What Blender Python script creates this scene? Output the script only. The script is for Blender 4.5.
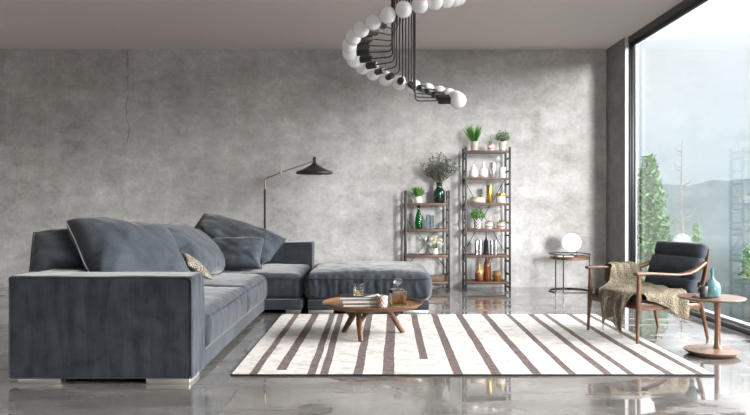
import bpy, bmesh, math, random
from mathutils import Vector, Matrix, noise
PI = math.pi
S = bpy.context.scene
COL = S.collection
R = math.radians
# ------------------------------------------------------------------ cloth: cushions and throw are draped by a short cloth simulation before anything else is built
PIL = {}
def sim_clear():
    for o in list(bpy.data.objects): bpy.data.objects.remove(o)
    for me in list(bpy.data.meshes): bpy.data.meshes.remove(me)
def col_finish(o, friction=15, th=.006):
    o.modifiers.new('c', 'COLLISION'); o.collision.thickness_outer = th; o.collision.thickness_inner = .1; o.collision.cloth_friction = friction
def boxcol(x0, x1, y0, y1, z0, z1, bev=.02, M=None, friction=18):
    bm = bmesh.new(); bmesh.ops.create_cube(bm, size=1)
    for v in bm.verts: v.co = Vector((x0+(v.co.x+.5)*(x1-x0), y0+(v.co.y+.5)*(y1-y0), z0+(v.co.z+.5)*(z1-z0)))
    bmesh.ops.bevel(bm, geom=list(bm.edges), offset=min(bev, .4*min(x1-x0, y1-y0, z1-z0)), segments=2, affect='EDGES')
    bmesh.ops.triangulate(bm, faces=bm.faces)
    if M: bm.transform(M)
    me = bpy.data.meshes.new('collider'); bm.to_mesh(me); bm.free(); o = bpy.data.objects.new('collider', me); COL.objects.link(o)
    col_finish(o, friction); return o
def pillow_mesh(w, h, t, n, m):
    vs = []; idx = {}
    for s in (1, -1):
        for j in range(m+1):
            for i in range(n+1):
                edge = i in (0, n) or j in (0, m)
                if edge and s < 0: idx[(s, i, j)] = idx[(1, i, j)]; continue
                u = 2*i/n-1; v = 2*j/m-1
                z = 0 if edge else s*t*.5*((1-u**4)*(1-v**4))**.5
                idx[(s, i, j)] = len(vs); vs.append((u*w/2, v*h/2, z))
    fs = []
    for s in (1, -1):
        for j in range(m):
            for i in range(n):
                q = [idx[(s, i, j)], idx[(s, i+1, j)], idx[(s, i+1, j+1)], idx[(s, i, j+1)]]; fs.append(q if s > 0 else q[::-1])
    return vs, fs
def sim(vs, fs, frames, pressure=None, grav=1.0, shrink=0.0, stiff=15, bend=1.0, mass=.3, self_c=False, q=6):
    me = bpy.data.meshes.new('cloth'); me.from_pydata([tuple(v) for v in vs], [], fs); me.update()
    o = bpy.data.objects.new('cloth', me); COL.objects.link(o)
    m = o.modifiers.new('cloth', 'CLOTH'); c = m.settings
    c.quality = q; c.mass = mass; c.tension_stiffness = stiff; c.compression_stiffness = stiff; c.shear_stiffness = stiff*.5; c.bending_stiffness = bend
    c.tension_damping = 2; c.compression_damping = 2; c.air_damping = 1.5
    c.effector_weights.gravity = grav; c.shrink_min = shrink; c.shrink_max = shrink
    if pressure: c.use_pressure = True; c.uniform_pressure_force = pressure
    m.collision_settings.use_collision = True; m.collision_settings.distance_min = .006
    m.collision_settings.use_self_collision = self_c; m.collision_settings.self_distance_min = .008
    m.point_cache.frame_start = 1; m.point_cache.frame_end = frames; S.frame_start = 1; S.frame_end = frames
    for f in range(1, frames+1): S.frame_set(f)
    ev = o.evaluated_get(bpy.context.evaluated_depsgraph_get())
    return [tuple(v.co) for v in ev.data.vertices]
def lean_matrix(loc, n, roll=0):
    n = Vector(n).normalized(); up = Vector((0, 0, 1)); y = (up-n*up.dot(n)).normalized(); x = y.cross(n)
    return Matrix.Translation(loc)@Matrix((x, y, n)).transposed().to_4x4()@Matrix.Rotation(R(roll), 4, 'Z')
def sofa_colliders():
    boxcol(-2.348, -2.04, 4.97, 9.2, .03, .69); boxcol(-2.03, -.775, 8.9, 9.2, .03, .69)
    boxcol(-2.04, -1.15, 4.97, 8.9, .1, .445); boxcol(-1.2, -.775, 7.64, 8.9, .1, .44); boxcol(-2.348, -1.168, 4.64, 4.972, .03, .697)
def sim_pillow(key, w, h, t, n, m, mat, pressure, frames=30, extra=(), beside=(), **k):
    sim_clear(); sofa_colliders()
    for e in extra: boxcol(*e)
    for b in beside:
        bn, bm_, BP = PIL[b]; me = bpy.data.meshes.new('collider'); me.from_pydata(BP, [], pillow_mesh(1, 1, 1, bn, bm_)[1]); me.update()
        o = bpy.data.objects.new('collider', me); COL.objects.link(o); col_finish(o, 8, .012)
    vs, fs = pillow_mesh(w, h, t, n, m); vs = [mat@Vector(v) for v in vs]
    P = sim(vs, fs, frames, pressure, **k); PIL[key] = (n, m, P)
    print(key, 'x %.2f %.2f y %.2f %.2f z %.2f %.2f' % tuple(f(p[c] for p in P) for c in range(3) for f in (min, max)))
PK = dict(stiff=22, bend=1.5, shrink=-.015, mass=.3, grav=.35)
sim_pillow('B', .86, .76, .34, 34, 28, lean_matrix((-1.85, 5.47, .79), (.70, -.40, .58), -14), 3.0, 15, **PK)
sim_pillow('A', .72, .40, .18, 26, 18, lean_matrix((-2.16, 5.38, .80), (.15, -.72, .62), 5), 2.2, 6, **PK)
sim_pillow('C', 1.26, .74, .32, 40, 26, lean_matrix((-1.84, 6.80, .725), (.76, .02, .64), 1), 3.0, 20, **PK)
sim_pillow('D', 1.06, .54, .24, 36, 22, lean_matrix((-1.67, 8.46, .72), (.10, -.74, .60), -25), 1.8, 10, extra=[(-2.04, -1.85, 7.9, 8.9, .4, .62)], **PK)
sim_pillow('E', .62, .46, .18, 28, 20, lean_matrix((-1.53, 7.93, .68), (.05, -.84, .5), -5), 2.4, 13, beside=('D',), **PK)
sim_pillow('F', .34, .20, .06, 18, 12, lean_matrix((-1.56, 5.97, .69), (.72, -.15, .68), -28), 1.0, 7, beside=('B', 'C'), **PK)
sim_clear(); S.frame_set(1)


# ------------------------------------------------------------------ mesh builder
class MB:
    """collects shapes; build() links them as one mesh object"""
    def __init__(s): s.v = []; s.f = []; s.mi = []; s.cur = 0
    def add(s, vs, fs):
        b = len(s.v); s.v += [tuple(p) for p in vs]
        s.f += [tuple(b+i for i in f) for f in fs]; s.mi += [s.cur]*len(fs); return s
    def box(s, x0, x1, y0, y1, z0, z1, bev=0.0, seg=2):
        bm = bmesh.new(); bmesh.ops.create_cube(bm, size=1)
        for v in bm.verts:
            v.co = Vector((x0+(v.co.x+.5)*(x1-x0), y0+(v.co.y+.5)*(y1-y0), z0+(v.co.z+.5)*(z1-z0)))
        if bev > 0:
            bmesh.ops.bevel(bm, geom=list(bm.edges), offset=min(bev, .49*min(x1-x0, y1-y0, z1-z0)), segments=seg, profile=.5, affect='EDGES')
        return s.bm(bm)
    def bm(s, bm, M=None):
        if M: bm.transform(M)
        bm.verts.index_update()
        s.add([v.co.copy() for v in bm.verts], [[v.index for v in f.verts] for f in bm.faces]); bm.free(); return s
    def tube(s, pts, rad, n=10, cap=True, flat=None, up=None):
        """swept tube; rad scalar, list or list of (a,b) half sizes; flat = superellipse exponent"""
        P = [Vector(p) for p in pts]; m = len(P)
        if not isinstance(rad, (list,)): rad = [rad]*m
        T = []
        for i in range(m):
            a = P[max(0, i-1)]; b = P[min(m-1, i+1)]
            t = b-a; T.append(t.normalized() if t.length > 1e-9 else Vector((0, 0, 1)))
        u = Vector(up) if up else (Vector((0, 0, 1)) if abs(T[0].z) < .9 else Vector((0, 1, 0)))
        u = (u-T[0]*u.dot(T[0])).normalized(); vs = []; fs = []
        for i in range(m):
            u = (u-T[i]*u.dot(T[i]))
            u = u.normalized() if u.length > 1e-6 else T[i].orthogonal().normalized()
            w = T[i].cross(u); r = rad[i]; ra, rb = r if isinstance(r, tuple) else (r, r)
            for k in range(n):
                a = 2*PI*k/n; c, d = math.cos(a), math.sin(a)
                if flat:
                    c = math.copysign(abs(c)**flat, c); d = math.copysign(abs(d)**flat, d)
                vs.append(P[i]+w*(c*ra)+u*(d*rb))
        for i in range(m-1):
            for k in range(n):
                fs.append((i*n+k, i*n+(k+1) % n, (i+1)*n+(k+1) % n, (i+1)*n+k))
        if cap:
            fs.append(tuple(reversed(range(n)))); fs.append(tuple((m-1)*n+k for k in range(n)))
        return s.add(vs, fs)
    def lathe(s, prof, c=(0, 0, 0), n=32, sq=0, ry=1.0):
        """prof list of (r,z); ends at r=0 are closed"""
        vs = []; fs = []; rings = []
        for r, z in prof:
            if r < 1e-6:
                rings.append([len(vs)]); vs.append((c[0], c[1], c[2]+z))
            else:
                ring = []
                for k in range(n):
                    a = 2*PI*(k+.5*bool(sq))/n; x, y = math.cos(a), math.sin(a)
                    ring.append(len(vs)); vs.append((c[0]+r*x, c[1]+r*y*ry, c[2]+z))
                rings.append(ring)
        for A, B in zip(rings, rings[1:]):
            if len(A) == 1 and len(B) == 1: continue
            for k in range(n):
                k2 = (k+1) % n
                if len(A) == 1: fs.append((A[0], B[k2], B[k]))
                elif len(B) == 1: fs.append((A[k], A[k2], B[0]))
                else: fs.append((A[k], A[k2], B[k2], B[k]))
        return s.add(vs, fs)
    def sphere(s, c, r, n=24, m=14):
        return s.lathe([(r*math.sin(PI*i/m), -r*math.cos(PI*i/m)) for i in range(m+1)], c, n)
    def leaf(s, base, d, L, W, bend=0.3, up=(0, 0, 1), segs=4, thick=0):
        d = Vector(d).normalized(); up = Vector(up); side = d.cross(up)
        side = side.normalized() if side.length > 1e-4 else d.orthogonal().normalized()
        vs = []; fs = []; p = Vector(base); nrm = side.cross(d)
        for i in range(segs+1):
            t = i/segs; w = W*math.sin(PI*min(1, t*.93+.07))**.8*.5
            q = p+d*(L*t)-nrm*0+Vector((0, 0, -bend*L*t*t))
            vs += [q-side*w, q+side*w+nrm*0, ]
        for i in range(segs): fs.append((2*i, 2*i+1, 2*i+3, 2*i+2))
        return s.add(vs, fs)
    def build(s, name, mats, parent=None, loc=None, angle=35, smooth=True, off=None):
        me = bpy.data.meshes.new(name)
        vs = s.v
        if off is not None: vs = [(x-off[0], y-off[1], z-off[2]) for x, y, z in vs]
        me.from_pydata(vs, [], s.f); me.update()
        if not isinstance(mats, (list, tuple)): mats = [mats]
        for m in mats: me.materials.append(m)
        me.polygons.foreach_set('material_index', s.mi)
        bm = bmesh.new(); bm.from_mesh(me); bmesh.ops.recalc_face_normals(bm, faces=bm.faces); bm.to_mesh(me); bm.free()
        if smooth:
            me.polygons.foreach_set('use_smooth', [True]*len(me.polygons))
            me.set_sharp_from_angle(angle=R(angle))
        o = bpy.data.objects.new(name, me); COL.objects.link(o)
        if parent: o.parent = parent
        if loc: o.location = loc
        return o
def mb(): return MB()
def tag(o, label=None, cat=None, group=None, kind=None):
    if label: o['label'] = label
    if cat: o['category'] = cat
    if group: o['group'] = group
    if kind: o['kind'] = kind
    return o
def thing(name, label, cat, loc=(0, 0, 0), rz=0, group=None):
    o = bpy.data.objects.new(name, None); COL.objects.link(o); o.empty_display_size = .1
    o.location = loc; o.rotation_euler = (0, 0, rz); return tag(o, label, cat, group)
def structure(name, m, mat, **k):
    o = m.build(name, mat, **k)
    o['kind'] = 'structure'; return o
# ------------------------------------------------------------------ soft upholstered boxes
def ticks(a, b, r, step):
    L = b-a; r = min(r, L*.49)
    inner = max(1, int(round((L-2*r)/step)))
    t = [a, a+r*.12, a+r*.35, a+r*.65] + [a+r+(L-2*r)*i/inner for i in range(inner+1)] + [b-r*.65, b-r*.35, b-r*.12, b]
    return t
def soft_box(x0, x1, y0, y1, z0, z1, r=.03, step=.03, disp=None):
    X, Y, Z = ticks(x0, x1, r, step), ticks(y0, y1, r, step), ticks(z0, z1, r, step)
    nx, ny, nz = len(X)-1, len(Y)-1, len(Z)-1; idx = {}; vs = []; fs = []
    def vid(i, j, k):
        key = (i, j, k)
        if key not in idx:
            p = Vector((X[i], Y[j], Z[k]))
            c = Vector((min(max(p.x, x0+r), x1-r), min(max(p.y, y0+r), y1-r), min(max(p.z, z0+r), z1-r)))
            d = p-c; n = d.normalized() if d.length > 1e-9 else Vector((0, 0, 1)); q = c+n*r
            if disp: q = disp(q, n)
            idx[key] = len(vs); vs.append(q)
        return idx[key]
    for i in range(nx):
        for j in range(ny):
            for k, fl in ((0, 1), (nz, 0)):
                f = [vid(i, j, k), vid(i+1, j, k), vid(i+1, j+1, k), vid(i, j+1, k)]; fs.append(f[::-1] if fl else f)
    for i in range(nx):
        for k in range(nz):
            for j, fl in ((0, 0), (ny, 1)):
                f = [vid(i, j, k), vid(i+1, j, k), vid(i+1, j, k+1), vid(i, j, k+1)]; fs.append(f[::-1] if fl else f)
    for j in range(ny):
        for k in range(nz):
            for i, fl in ((0, 1), (nx, 0)):
                f = [vid(i, j, k), vid(i, j+1, k), vid(i, j+1, k+1), vid(i, j, k+1)]; fs.append(f[::-1] if fl else f)
    return MB().add(vs, fs)
def N(x, y, z=0): return noise.noise(Vector((x, y, z)))
def upholstery(x0, x1, y0, y1, z0, z1, crown=.04, pleat=.008, bulge=.02, seed=0.0, freq=16, zs=None, wr=.006):
    """puffed cushion displacement with gathered pleats on its sides"""
    cx, cy, hx, hy = (x0+x1)/2, (y0+y1)/2, (x1-x0)/2, (y1-y0)/2
    def f(p, n):
        u = (p.x-cx)/hx; v = (p.y-cy)/hy; w = (p.z-z0)/(z1-z0); q = p.copy()
        side = max(0, 1-n.z*n.z)
        if n.z > -.3:
            q.z += crown*max(0, 1-u*u*u*u)*max(0, 1-v*v*v*v)*max(0, w)**2
            tu = wr*(N(p.x*5+seed, p.y*5, 1)+.6*N(p.x*11, p.y*9+seed, 3))
            edge = max(abs(u), abs(v))
            s = p.x if abs(n.y) >= abs(n.x) and abs(v) > abs(u) else p.y
            tu += .5*pleat*N(s*freq*1.3+seed, 2.2, 5)*max(0, (edge-.6)/.4)
            q.z += tu*max(0, n.z)
        if side > .2:
            s = p.x if abs(n.y) > abs(n.x) else p.y
            nh = Vector((n.x, n.y, 0))
            b = bulge*math.sin(PI*min(1, max(0, w)))**.7
            pl = pleat*(N(s*freq+seed+.6*N(s*3, p.z*9, seed), p.z*3+seed, 7)+.5*N(s*freq*2.3, p.z*4, seed))
            q += nh*(b+pl)*side
        return q
    return f
# ------------------------------------------------------------------ materials
def new_mat(name):
    m = bpy.data.materials.new(name); m.use_nodes = True; nt = m.node_tree
    b = nt.nodes['Principled BSDF']; return m, nt, b
def nd(nt, t, **k):
    n = nt.nodes.new(t)
    for a, v in k.items(): setattr(n, a, v)
    return n
def lin(c):
    if isinstance(c, str):
        c = [int(c[i:i+2], 16)/255 for i in (0, 2, 4)]
        c = [x/12.92 if x <= .04045 else ((x+.055)/1.055)**2.4 for x in c]
    return (*c, 1)
def simple(name, c, rough=.5, metal=0, spec=.5, **k):
    m, nt, b = new_mat(name); b.inputs['Base Color'].default_value = lin(c)
    b.inputs['Roughness'].default_value = rough; b.inputs['Metallic'].default_value = metal
    b.inputs['Specular IOR Level'].default_value = spec
    for a, v in k.items(): b.inputs[a.replace('_', ' ')].default_value = v
    return m
def coords(nt, scale=(1, 1, 1), rot=(0, 0, 0), src='Object'):
    tc = nd(nt, 'ShaderNodeTexCoord'); mp = nd(nt, 'ShaderNodeMapping')
    mp.inputs['Scale'].default_value = scale; mp.inputs['Rotation'].default_value = rot
    nt.links.new(tc.outputs[src], mp.inputs['Vector']); return mp.outputs[0]
def noise_n(nt, vec, scale, detail=4, rough=.5, dist=0):
    n = nd(nt, 'ShaderNodeTexNoise'); n.inputs['Scale'].default_value = scale
    n.inputs['Detail'].default_value = detail; n.inputs['Roughness'].default_value = rough
    n.inputs['Distortion'].default_value = dist; nt.links.new(vec, n.inputs['Vector']); return n.outputs['Fac']
def ramp(nt, fac, stops, interp='LINEAR'):
    r = nd(nt, 'ShaderNodeValToRGB'); r.color_ramp.interpolation = interp
    e = r.color_ramp.elements
    while len(e) < len(stops): e.new(.5)
    for i, (p, c) in enumerate(stops):
        e[i].position = p; e[i].color = lin(c) if not isinstance(c, (int, float)) else (c, c, c, 1)
    nt.links.new(fac, r.inputs[0]); return r.outputs[0]
def mixc(nt, fac, a, b, mode='MIX'):
    m = nd(nt, 'ShaderNodeMix', data_type='RGBA', blend_type=mode)
    for i, x in ((0, fac), (6, a), (7, b)):
        if hasattr(x, 'links') or hasattr(x, 'is_linked'): nt.links.new(x, m.inputs[i])
        elif i == 0: m.inputs[0].default_value = x
        else: m.inputs[i].default_value = lin(x)
    return m.outputs[2]
def math_n(nt, op, a, b=0.0, c=None, clamp=False):
    m = nd(nt, 'ShaderNodeMath', operation=op, use_clamp=clamp)
    for i, x in enumerate((a, b, c)):
        if x is None: continue
        if isinstance(x, (int, float)): m.inputs[i].default_value = x
        else: nt.links.new(x, m.inputs[i])
    return m.outputs[0]
def bump(nt, b, h, strength=.3, dist=.01):
    n = nd(nt, 'ShaderNodeBump'); n.inputs['Strength'].default_value = strength; n.inputs['Distance'].default_value = dist
    nt.links.new(h, n.inputs['Height']); nt.links.new(n.outputs[0], b.inputs['Normal'])

def concrete_wall(name, seed=0, tone=1.0):
    m, nt, b = new_mat(name); v = coords(nt)
    mp = nd(nt, 'ShaderNodeMapping'); mp.inputs['Location'].default_value = (seed, seed*.7, seed*.3); nt.links.new(v, mp.inputs[0]); v = mp.outputs[0]
    vs = nd(nt, 'ShaderNodeMapping'); vs.inputs['Scale'].default_value = (.62, .62, 1.0); nt.links.new(v, vs.inputs[0])
    big = noise_n(nt, vs.outputs[0], .9, 6, .64, .4)
    mid = noise_n(nt, vs.outputs[0], 5.2, 8, .72, .3)
    vv = nd(nt, 'ShaderNodeMapping'); vv.inputs['Scale'].default_value = (3.2, 3.2, .35); nt.links.new(v, vv.inputs[0])
    streak = noise_n(nt, vv.outputs[0], 1.6, 5, .6)
    fine = noise_n(nt, v, 26, 6, .7)
    f = math_n(nt, 'ADD', math_n(nt, 'MULTIPLY', big, .30), math_n(nt, 'MULTIPLY', mid, .40))
    f = math_n(nt, 'ADD', f, math_n(nt, 'MULTIPLY', streak, .12)); f = math_n(nt, 'ADD', f, math_n(nt, 'MULTIPLY', fine, .20))
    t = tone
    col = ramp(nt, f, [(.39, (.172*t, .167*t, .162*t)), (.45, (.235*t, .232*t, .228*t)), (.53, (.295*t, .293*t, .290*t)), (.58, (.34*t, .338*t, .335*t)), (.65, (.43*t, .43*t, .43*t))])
    warm = ramp(nt, noise_n(nt, v, .55, 3, .5), [(.42, 1.0), (.6, 0.0)]); col = mixc(nt, math_n(nt, 'MULTIPLY', warm, .25), col, (.98, .94, .89), 'MULTIPLY')
    # pits and hair cracks
    vor = nd(nt, 'ShaderNodeTexVoronoi', feature='F1'); vor.inputs['Scale'].default_value = 9; nt.links.new(v, vor.inputs['Vector'])
    pit = math_n(nt, 'LESS_THAN', vor.outputs['Distance'], .045)
    gate = math_n(nt, 'GREATER_THAN', noise_n(nt, v, 2.3, 2), .56)
    pit = math_n(nt, 'MULTIPLY', pit, gate)
    sp = nd(nt, 'ShaderNodeSeparateXYZ'); nt.links.new(coords(nt), sp.inputs[0])
    wv = math_n(nt, 'MULTIPLY', math_n(nt, 'SUBTRACT', noise_n(nt, v, 1.7, 7, .6), .5), .40)
    dx = math_n(nt, 'ABSOLUTE', math_n(nt, 'ADD', math_n(nt, 'ADD', sp.outputs[0], 3.45), wv))
    crack = math_n(nt, 'LESS_THAN', dx, .007)
    crack = math_n(nt, 'MULTIPLY', crack, math_n(nt, 'GREATER_THAN', sp.outputs[2], 1.65))
    crack = math_n(nt, 'MULTIPLY', crack, math_n(nt, 'GREATER_THAN', noise_n(nt, v, 2.1, 3), .52))
    dark = math_n(nt, 'MAXIMUM', math_n(nt, 'MULTIPLY', pit, .5), math_n(nt, 'MULTIPLY', crack, .38))
    col = mixc(nt, dark, col, (.07, .068, .066))
    nt.links.new(col, b.inputs['Base Color']); b.inputs['Roughness'].default_value = .72; b.inputs['Specular IOR Level'].default_value = .3
    h = math_n(nt, 'SUBTRACT', f, math_n(nt, 'MULTIPLY', dark, .5)); bump(nt, b, h, .35, .02)
    return m
def floor_mat():
    m, nt, b = new_mat('polished concrete'); v = coords(nt)
    st = nd(nt, 'ShaderNodeMapping'); st.inputs['Scale'].default_value = (.45, 1.2, 1); nt.links.new(v, st.inputs[0]); vs = st.outputs[0]
    big = noise_n(nt, vs, .9, 6, .6, .6); mid = noise_n(nt, vs, 4.0, 8, .7, .4); fine = noise_n(nt, v, 30, 5, .7)
    f = math_n(nt, 'ADD', math_n(nt, 'MULTIPLY', big, .42), math_n(nt, 'MULTIPLY', mid, .40)); f = math_n(nt, 'ADD', f, math_n(nt, 'MULTIPLY', fine, .18))
    col = ramp(nt, f, [(.36, (.075, .066, .059)), (.47, (.135, .126, .117)), (.55, (.185, .177, .168)), (.66, (.28, .273, .265))])
    # slab joints
    sx = nd(nt, 'ShaderNodeSeparateXYZ'); nt.links.new(v, sx.inputs[0])
    def joint(o, size, off):
        a = math_n(nt, 'ABSOLUTE', math_n(nt, 'SUBTRACT', math_n(nt, 'FRACT', math_n(nt, 'DIVIDE', math_n(nt, 'ADD', o, off), size)), .5))
        return math_n(nt, 'GREATER_THAN', a, .5-.0022/size)
    j = math_n(nt, 'MAXIMUM', joint(sx.outputs[0], 2.4, .73), joint(sx.outputs[1], 2.4, .2))
    col = mixc(nt, math_n(nt, 'MULTIPLY', j, .5), col, (.06, .056, .052))
    nt.links.new(col, b.inputs['Base Color'])
    wet = ramp(nt, noise_n(nt, vs, 2.6, 8, .62, .5), [(.42, .33), (.47, .20), (.495, .06), (.7, .03)])
    nt.links.new(wet, b.inputs['Roughness']); b.inputs['IOR'].default_value = 1.65
    b.inputs['Coat Weight'].default_value = .7; b.inputs['Coat IOR'].default_value = 1.9
    nt.links.new(math_n(nt, 'MULTIPLY', wet, .45), b.inputs['Coat Roughness'])
    h = math_n(nt, 'ADD', noise_n(nt, v, 1.6, 3), math_n(nt, 'MULTIPLY', fine, .04)); bump(nt, b, h, .05, .02)
    return m
def wood(name, a='6b4630', c='3f2618', rough=.42, axis=0, sc=1.0, light='8a6144'):
    m, nt, b = new_mat(name)
    s = [14*sc, 14*sc, 14*sc]; s[axis] = 1.3*sc
    v = coords(nt, tuple(s)); n = noise_n(nt, v, 1.6, 6, .62, 1.2); n2 = noise_n(nt, v, 6, 4, .6)
    f = math_n(nt, 'ADD', math_n(nt, 'MULTIPLY', n, .75), math_n(nt, 'MULTIPLY', n2, .25))
    col = ramp(nt, f, [(.32, c), (.5, a), (.68, light)]); nt.links.new(col, b.inputs['Base Color'])
    b.inputs['Roughness'].default_value = rough; bump(nt, b, f, .15, .003); return m
def fabric(name, base, hi, scale=1.0, wr=True, rough=.85, sheen=.25):
    m, nt, b = new_mat(name); v = coords(nt)
    n = noise_n(nt, v, 5*scale, 6, .65, .6); n2 = noise_n(nt, v, 160, 2, .6)
    st = nd(nt, 'ShaderNodeMapping'); st.inputs['Scale'].default_value = (11, 11, 1.7); nt.links.new(v, st.inputs[0])
    ver = noise_n(nt, st.outputs[0], 1.0, 4, .6, .8)
    f = math_n(nt, 'ADD', math_n(nt, 'MULTIPLY', n, .68), math_n(nt, 'MULTIPLY', ver, .17)); f = math_n(nt, 'ADD', f, math_n(nt, 'MULTIPLY', n2, .15))
    col = ramp(nt, f, [(.36, base), (.64, hi)]); nt.links.new(col, b.inputs['Base Color'])
    b.inputs['Roughness'].default_value = rough; b.inputs['Specular IOR Level'].default_value = .25
    b.inputs['Sheen Weight'].default_value = sheen; b.inputs['Sheen Roughness'].default_value = .45
    h = math_n(nt, 'ADD', math_n(nt, 'MULTIPLY', ver, 1.0), math_n(nt, 'MULTIPLY', n2, .06))
    if wr: bump(nt, b, h, .5, .012)
    else: bump(nt, b, math_n(nt, 'ADD', n, math_n(nt, 'MULTIPLY', n2, .1)), .4, .012)
    return m
def rug_mat():
    m, nt, b = new_mat('cream wool rug with brown stripes'); v = coords(nt)
    n = noise_n(nt, v, 9, 8, .72, .3); n2 = noise_n(nt, v, 220, 2, .5)
    cream = ramp(nt, n, [(.34, (.34, .325, .30)), (.5, (.49, .475, .45)), (.66, (.57, .555, .535))])
    brown = ramp(nt, noise_n(nt, v, 30, 4, .7), [(.35, (.085, .066, .062)), (.65, (.17, .138, .128))])
    sx = nd(nt, 'ShaderNodeSeparateXYZ'); nt.links.new(v, sx.inputs[0]); X, Y = sx.outputs[0], sx.outputs[1]
    # (x at back edge lo,hi, x at front edge lo,hi, front stop in metres)
    acc = None
    for (a0, a1, c0, c1, stop) in STRIPES:
        # t = 0 at front edge, 1 at back
        t = math_n(nt, 'DIVIDE', Y, RUG[3]-RUG[2])
        wob = math_n(nt, 'MULTIPLY', math_n(nt, 'SUBTRACT', noise_n(nt, v, 2.2, 2), .5), .02)
        ctr0 = (c0+c1)/2-RUG[0]; ctr1 = (a0+a1)/2-RUG[0]; hw = .5*max(.05, ((a1-a0)+(c1-c0))/2)
        ctr = math_n(nt, 'ADD', math_n(nt, 'MULTIPLY', t, ctr1-ctr0), ctr0)
        d = math_n(nt, 'ABSOLUTE', math_n(nt, 'ADD', math_n(nt, 'SUBTRACT', X, ctr), wob))
        k = math_n(nt, 'LESS_THAN', d, hw)
        if stop: k = math_n(nt, 'MULTIPLY', k, math_n(nt, 'GREATER_THAN', Y, stop))
        acc = k if acc is None else math_n(nt, 'MAXIMUM', acc, k)
    col = mixc(nt, acc, cream, brown); nt.links.new(col, b.inputs['Base Color'])
    b.inputs['Roughness'].default_value = .95; b.inputs['Specular IOR Level'].default_value = .1
    h = math_n(nt, 'SUBTRACT', math_n(nt, 'ADD', math_n(nt, 'MULTIPLY', n2, .4), n), math_n(nt, 'MULTIPLY', acc, .5)); bump(nt, b, h, .35, .008)
    return m
def knit(name, a, c, scale=60, contrast=.5):
    m, nt, b = new_mat(name); v = coords(nt, src='Object')
    w = nd(nt, 'ShaderNodeTexVoronoi', feature='F1'); w.inputs['Scale'].default_value = scale; nt.links.new(v, w.inputs['Vector'])
    n = noise_n(nt, v, 7, 5, .6)
    f = math_n(nt, 'ADD', math_n(nt, 'MULTIPLY', w.outputs['Distance'], contrast), math_n(nt, 'MULTIPLY', n, 1-contrast))
    col = ramp(nt, f, [(.25, a), (.6, c)]); nt.links.new(col, b.inputs['Base Color'])
    b.inputs['Roughness'].default_value = .95; b.inputs['Specular IOR Level'].default_value = .1
    bump(nt, b, math_n(nt, 'SUBTRACT', 1.0, w.outputs['Distance']), .9, .012); return m
def glass(name, tint=(1, 1, 1), rough=0.0, ior=1.45):
    m, nt, b = new_mat(name); b.inputs['Base Color'].default_value = lin(tint); b.inputs['Roughness'].default_value = rough
    b.inputs['Transmission Weight'].default_value = 1; b.inputs['IOR'].default_value = ior; return m
def pane_mat():
    m, nt, b = new_mat('window glass'); out = nt.nodes['Material Output']; nt.nodes.remove(b)
    tr = nd(nt, 'ShaderNodeBsdfTransparent'); tr.inputs[0].default_value = (.96, .962, .966, 1)
    gl = nd(nt, 'ShaderNodeBsdfGlossy'); gl.inputs['Roughness'].default_value = .0; gl.inputs[0].default_value = (1, 1, 1, 1)
    fr = nd(nt, 'ShaderNodeFresnel'); ge = nd(nt, 'ShaderNodeNewGeometry')
    nt.links.new(math_n(nt, 'MULTIPLY_ADD', ge.outputs['Backfacing'], 1/1.45-1.45, 1.45), fr.inputs[0])
    mx = nd(nt, 'ShaderNodeMixShader'); nt.links.new(fr.outputs[0], mx.inputs[0]); nt.links.new(tr.outputs[0], mx.inputs[1]); nt.links.new(gl.outputs[0], mx.inputs[2])
    nt.links.new(mx.outputs[0], out.inputs[0]); return m
def patterned(name, a, c, scale=60, rough=.4, kind='zig'):
    m, nt, b = new_mat(name); v = coords(nt)
    sx = nd(nt, 'ShaderNodeSeparateXYZ'); nt.links.new(v, sx.inputs[0])
    if kind == 'zig':
        zz = math_n(nt, 'PINGPONG', math_n(nt, 'MULTIPLY', sx.outputs[0], scale), 1.0)
        f = math_n(nt, 'GREATER_THAN', math_n(nt, 'FRACT', math_n(nt, 'ADD', math_n(nt, 'MULTIPLY', sx.outputs[2], scale*.55), zz)), .5)
    else:
        f = math_n(nt, 'GREATER_THAN', math_n(nt, 'FRACT', math_n(nt, 'MULTIPLY', sx.outputs[2], scale)), .5)
    col = mixc(nt, f, a, c); nt.links.new(col, b.inputs['Base Color']); b.inputs['Roughness'].default_value = rough; return m
def two_tone(name, a, c, z, w=.01, rough=.3, metal=(0, 0)):
    """colour changes at a height, with an uneven edge: dipped glaze"""
    m, nt, b = new_mat(name); v = coords(nt); sx = nd(nt, 'ShaderNodeSeparateXYZ'); nt.links.new(v, sx.inputs[0])
    h = math_n(nt, 'ADD', sx.outputs[2], math_n(nt, 'MULTIPLY', math_n(nt, 'SUBTRACT', noise_n(nt, v, 25, 3), .5), w*2))
    f = math_n(nt, 'GREATER_THAN', h, z); nt.links.new(mixc(nt, f, a, c), b.inputs['Base Color'])
    b.inputs['Roughness'].default_value = rough; return m
SKYK = 1.0; SUN1 = 4.6; SUN2 = 16.0; EXPO = 0.38
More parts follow.
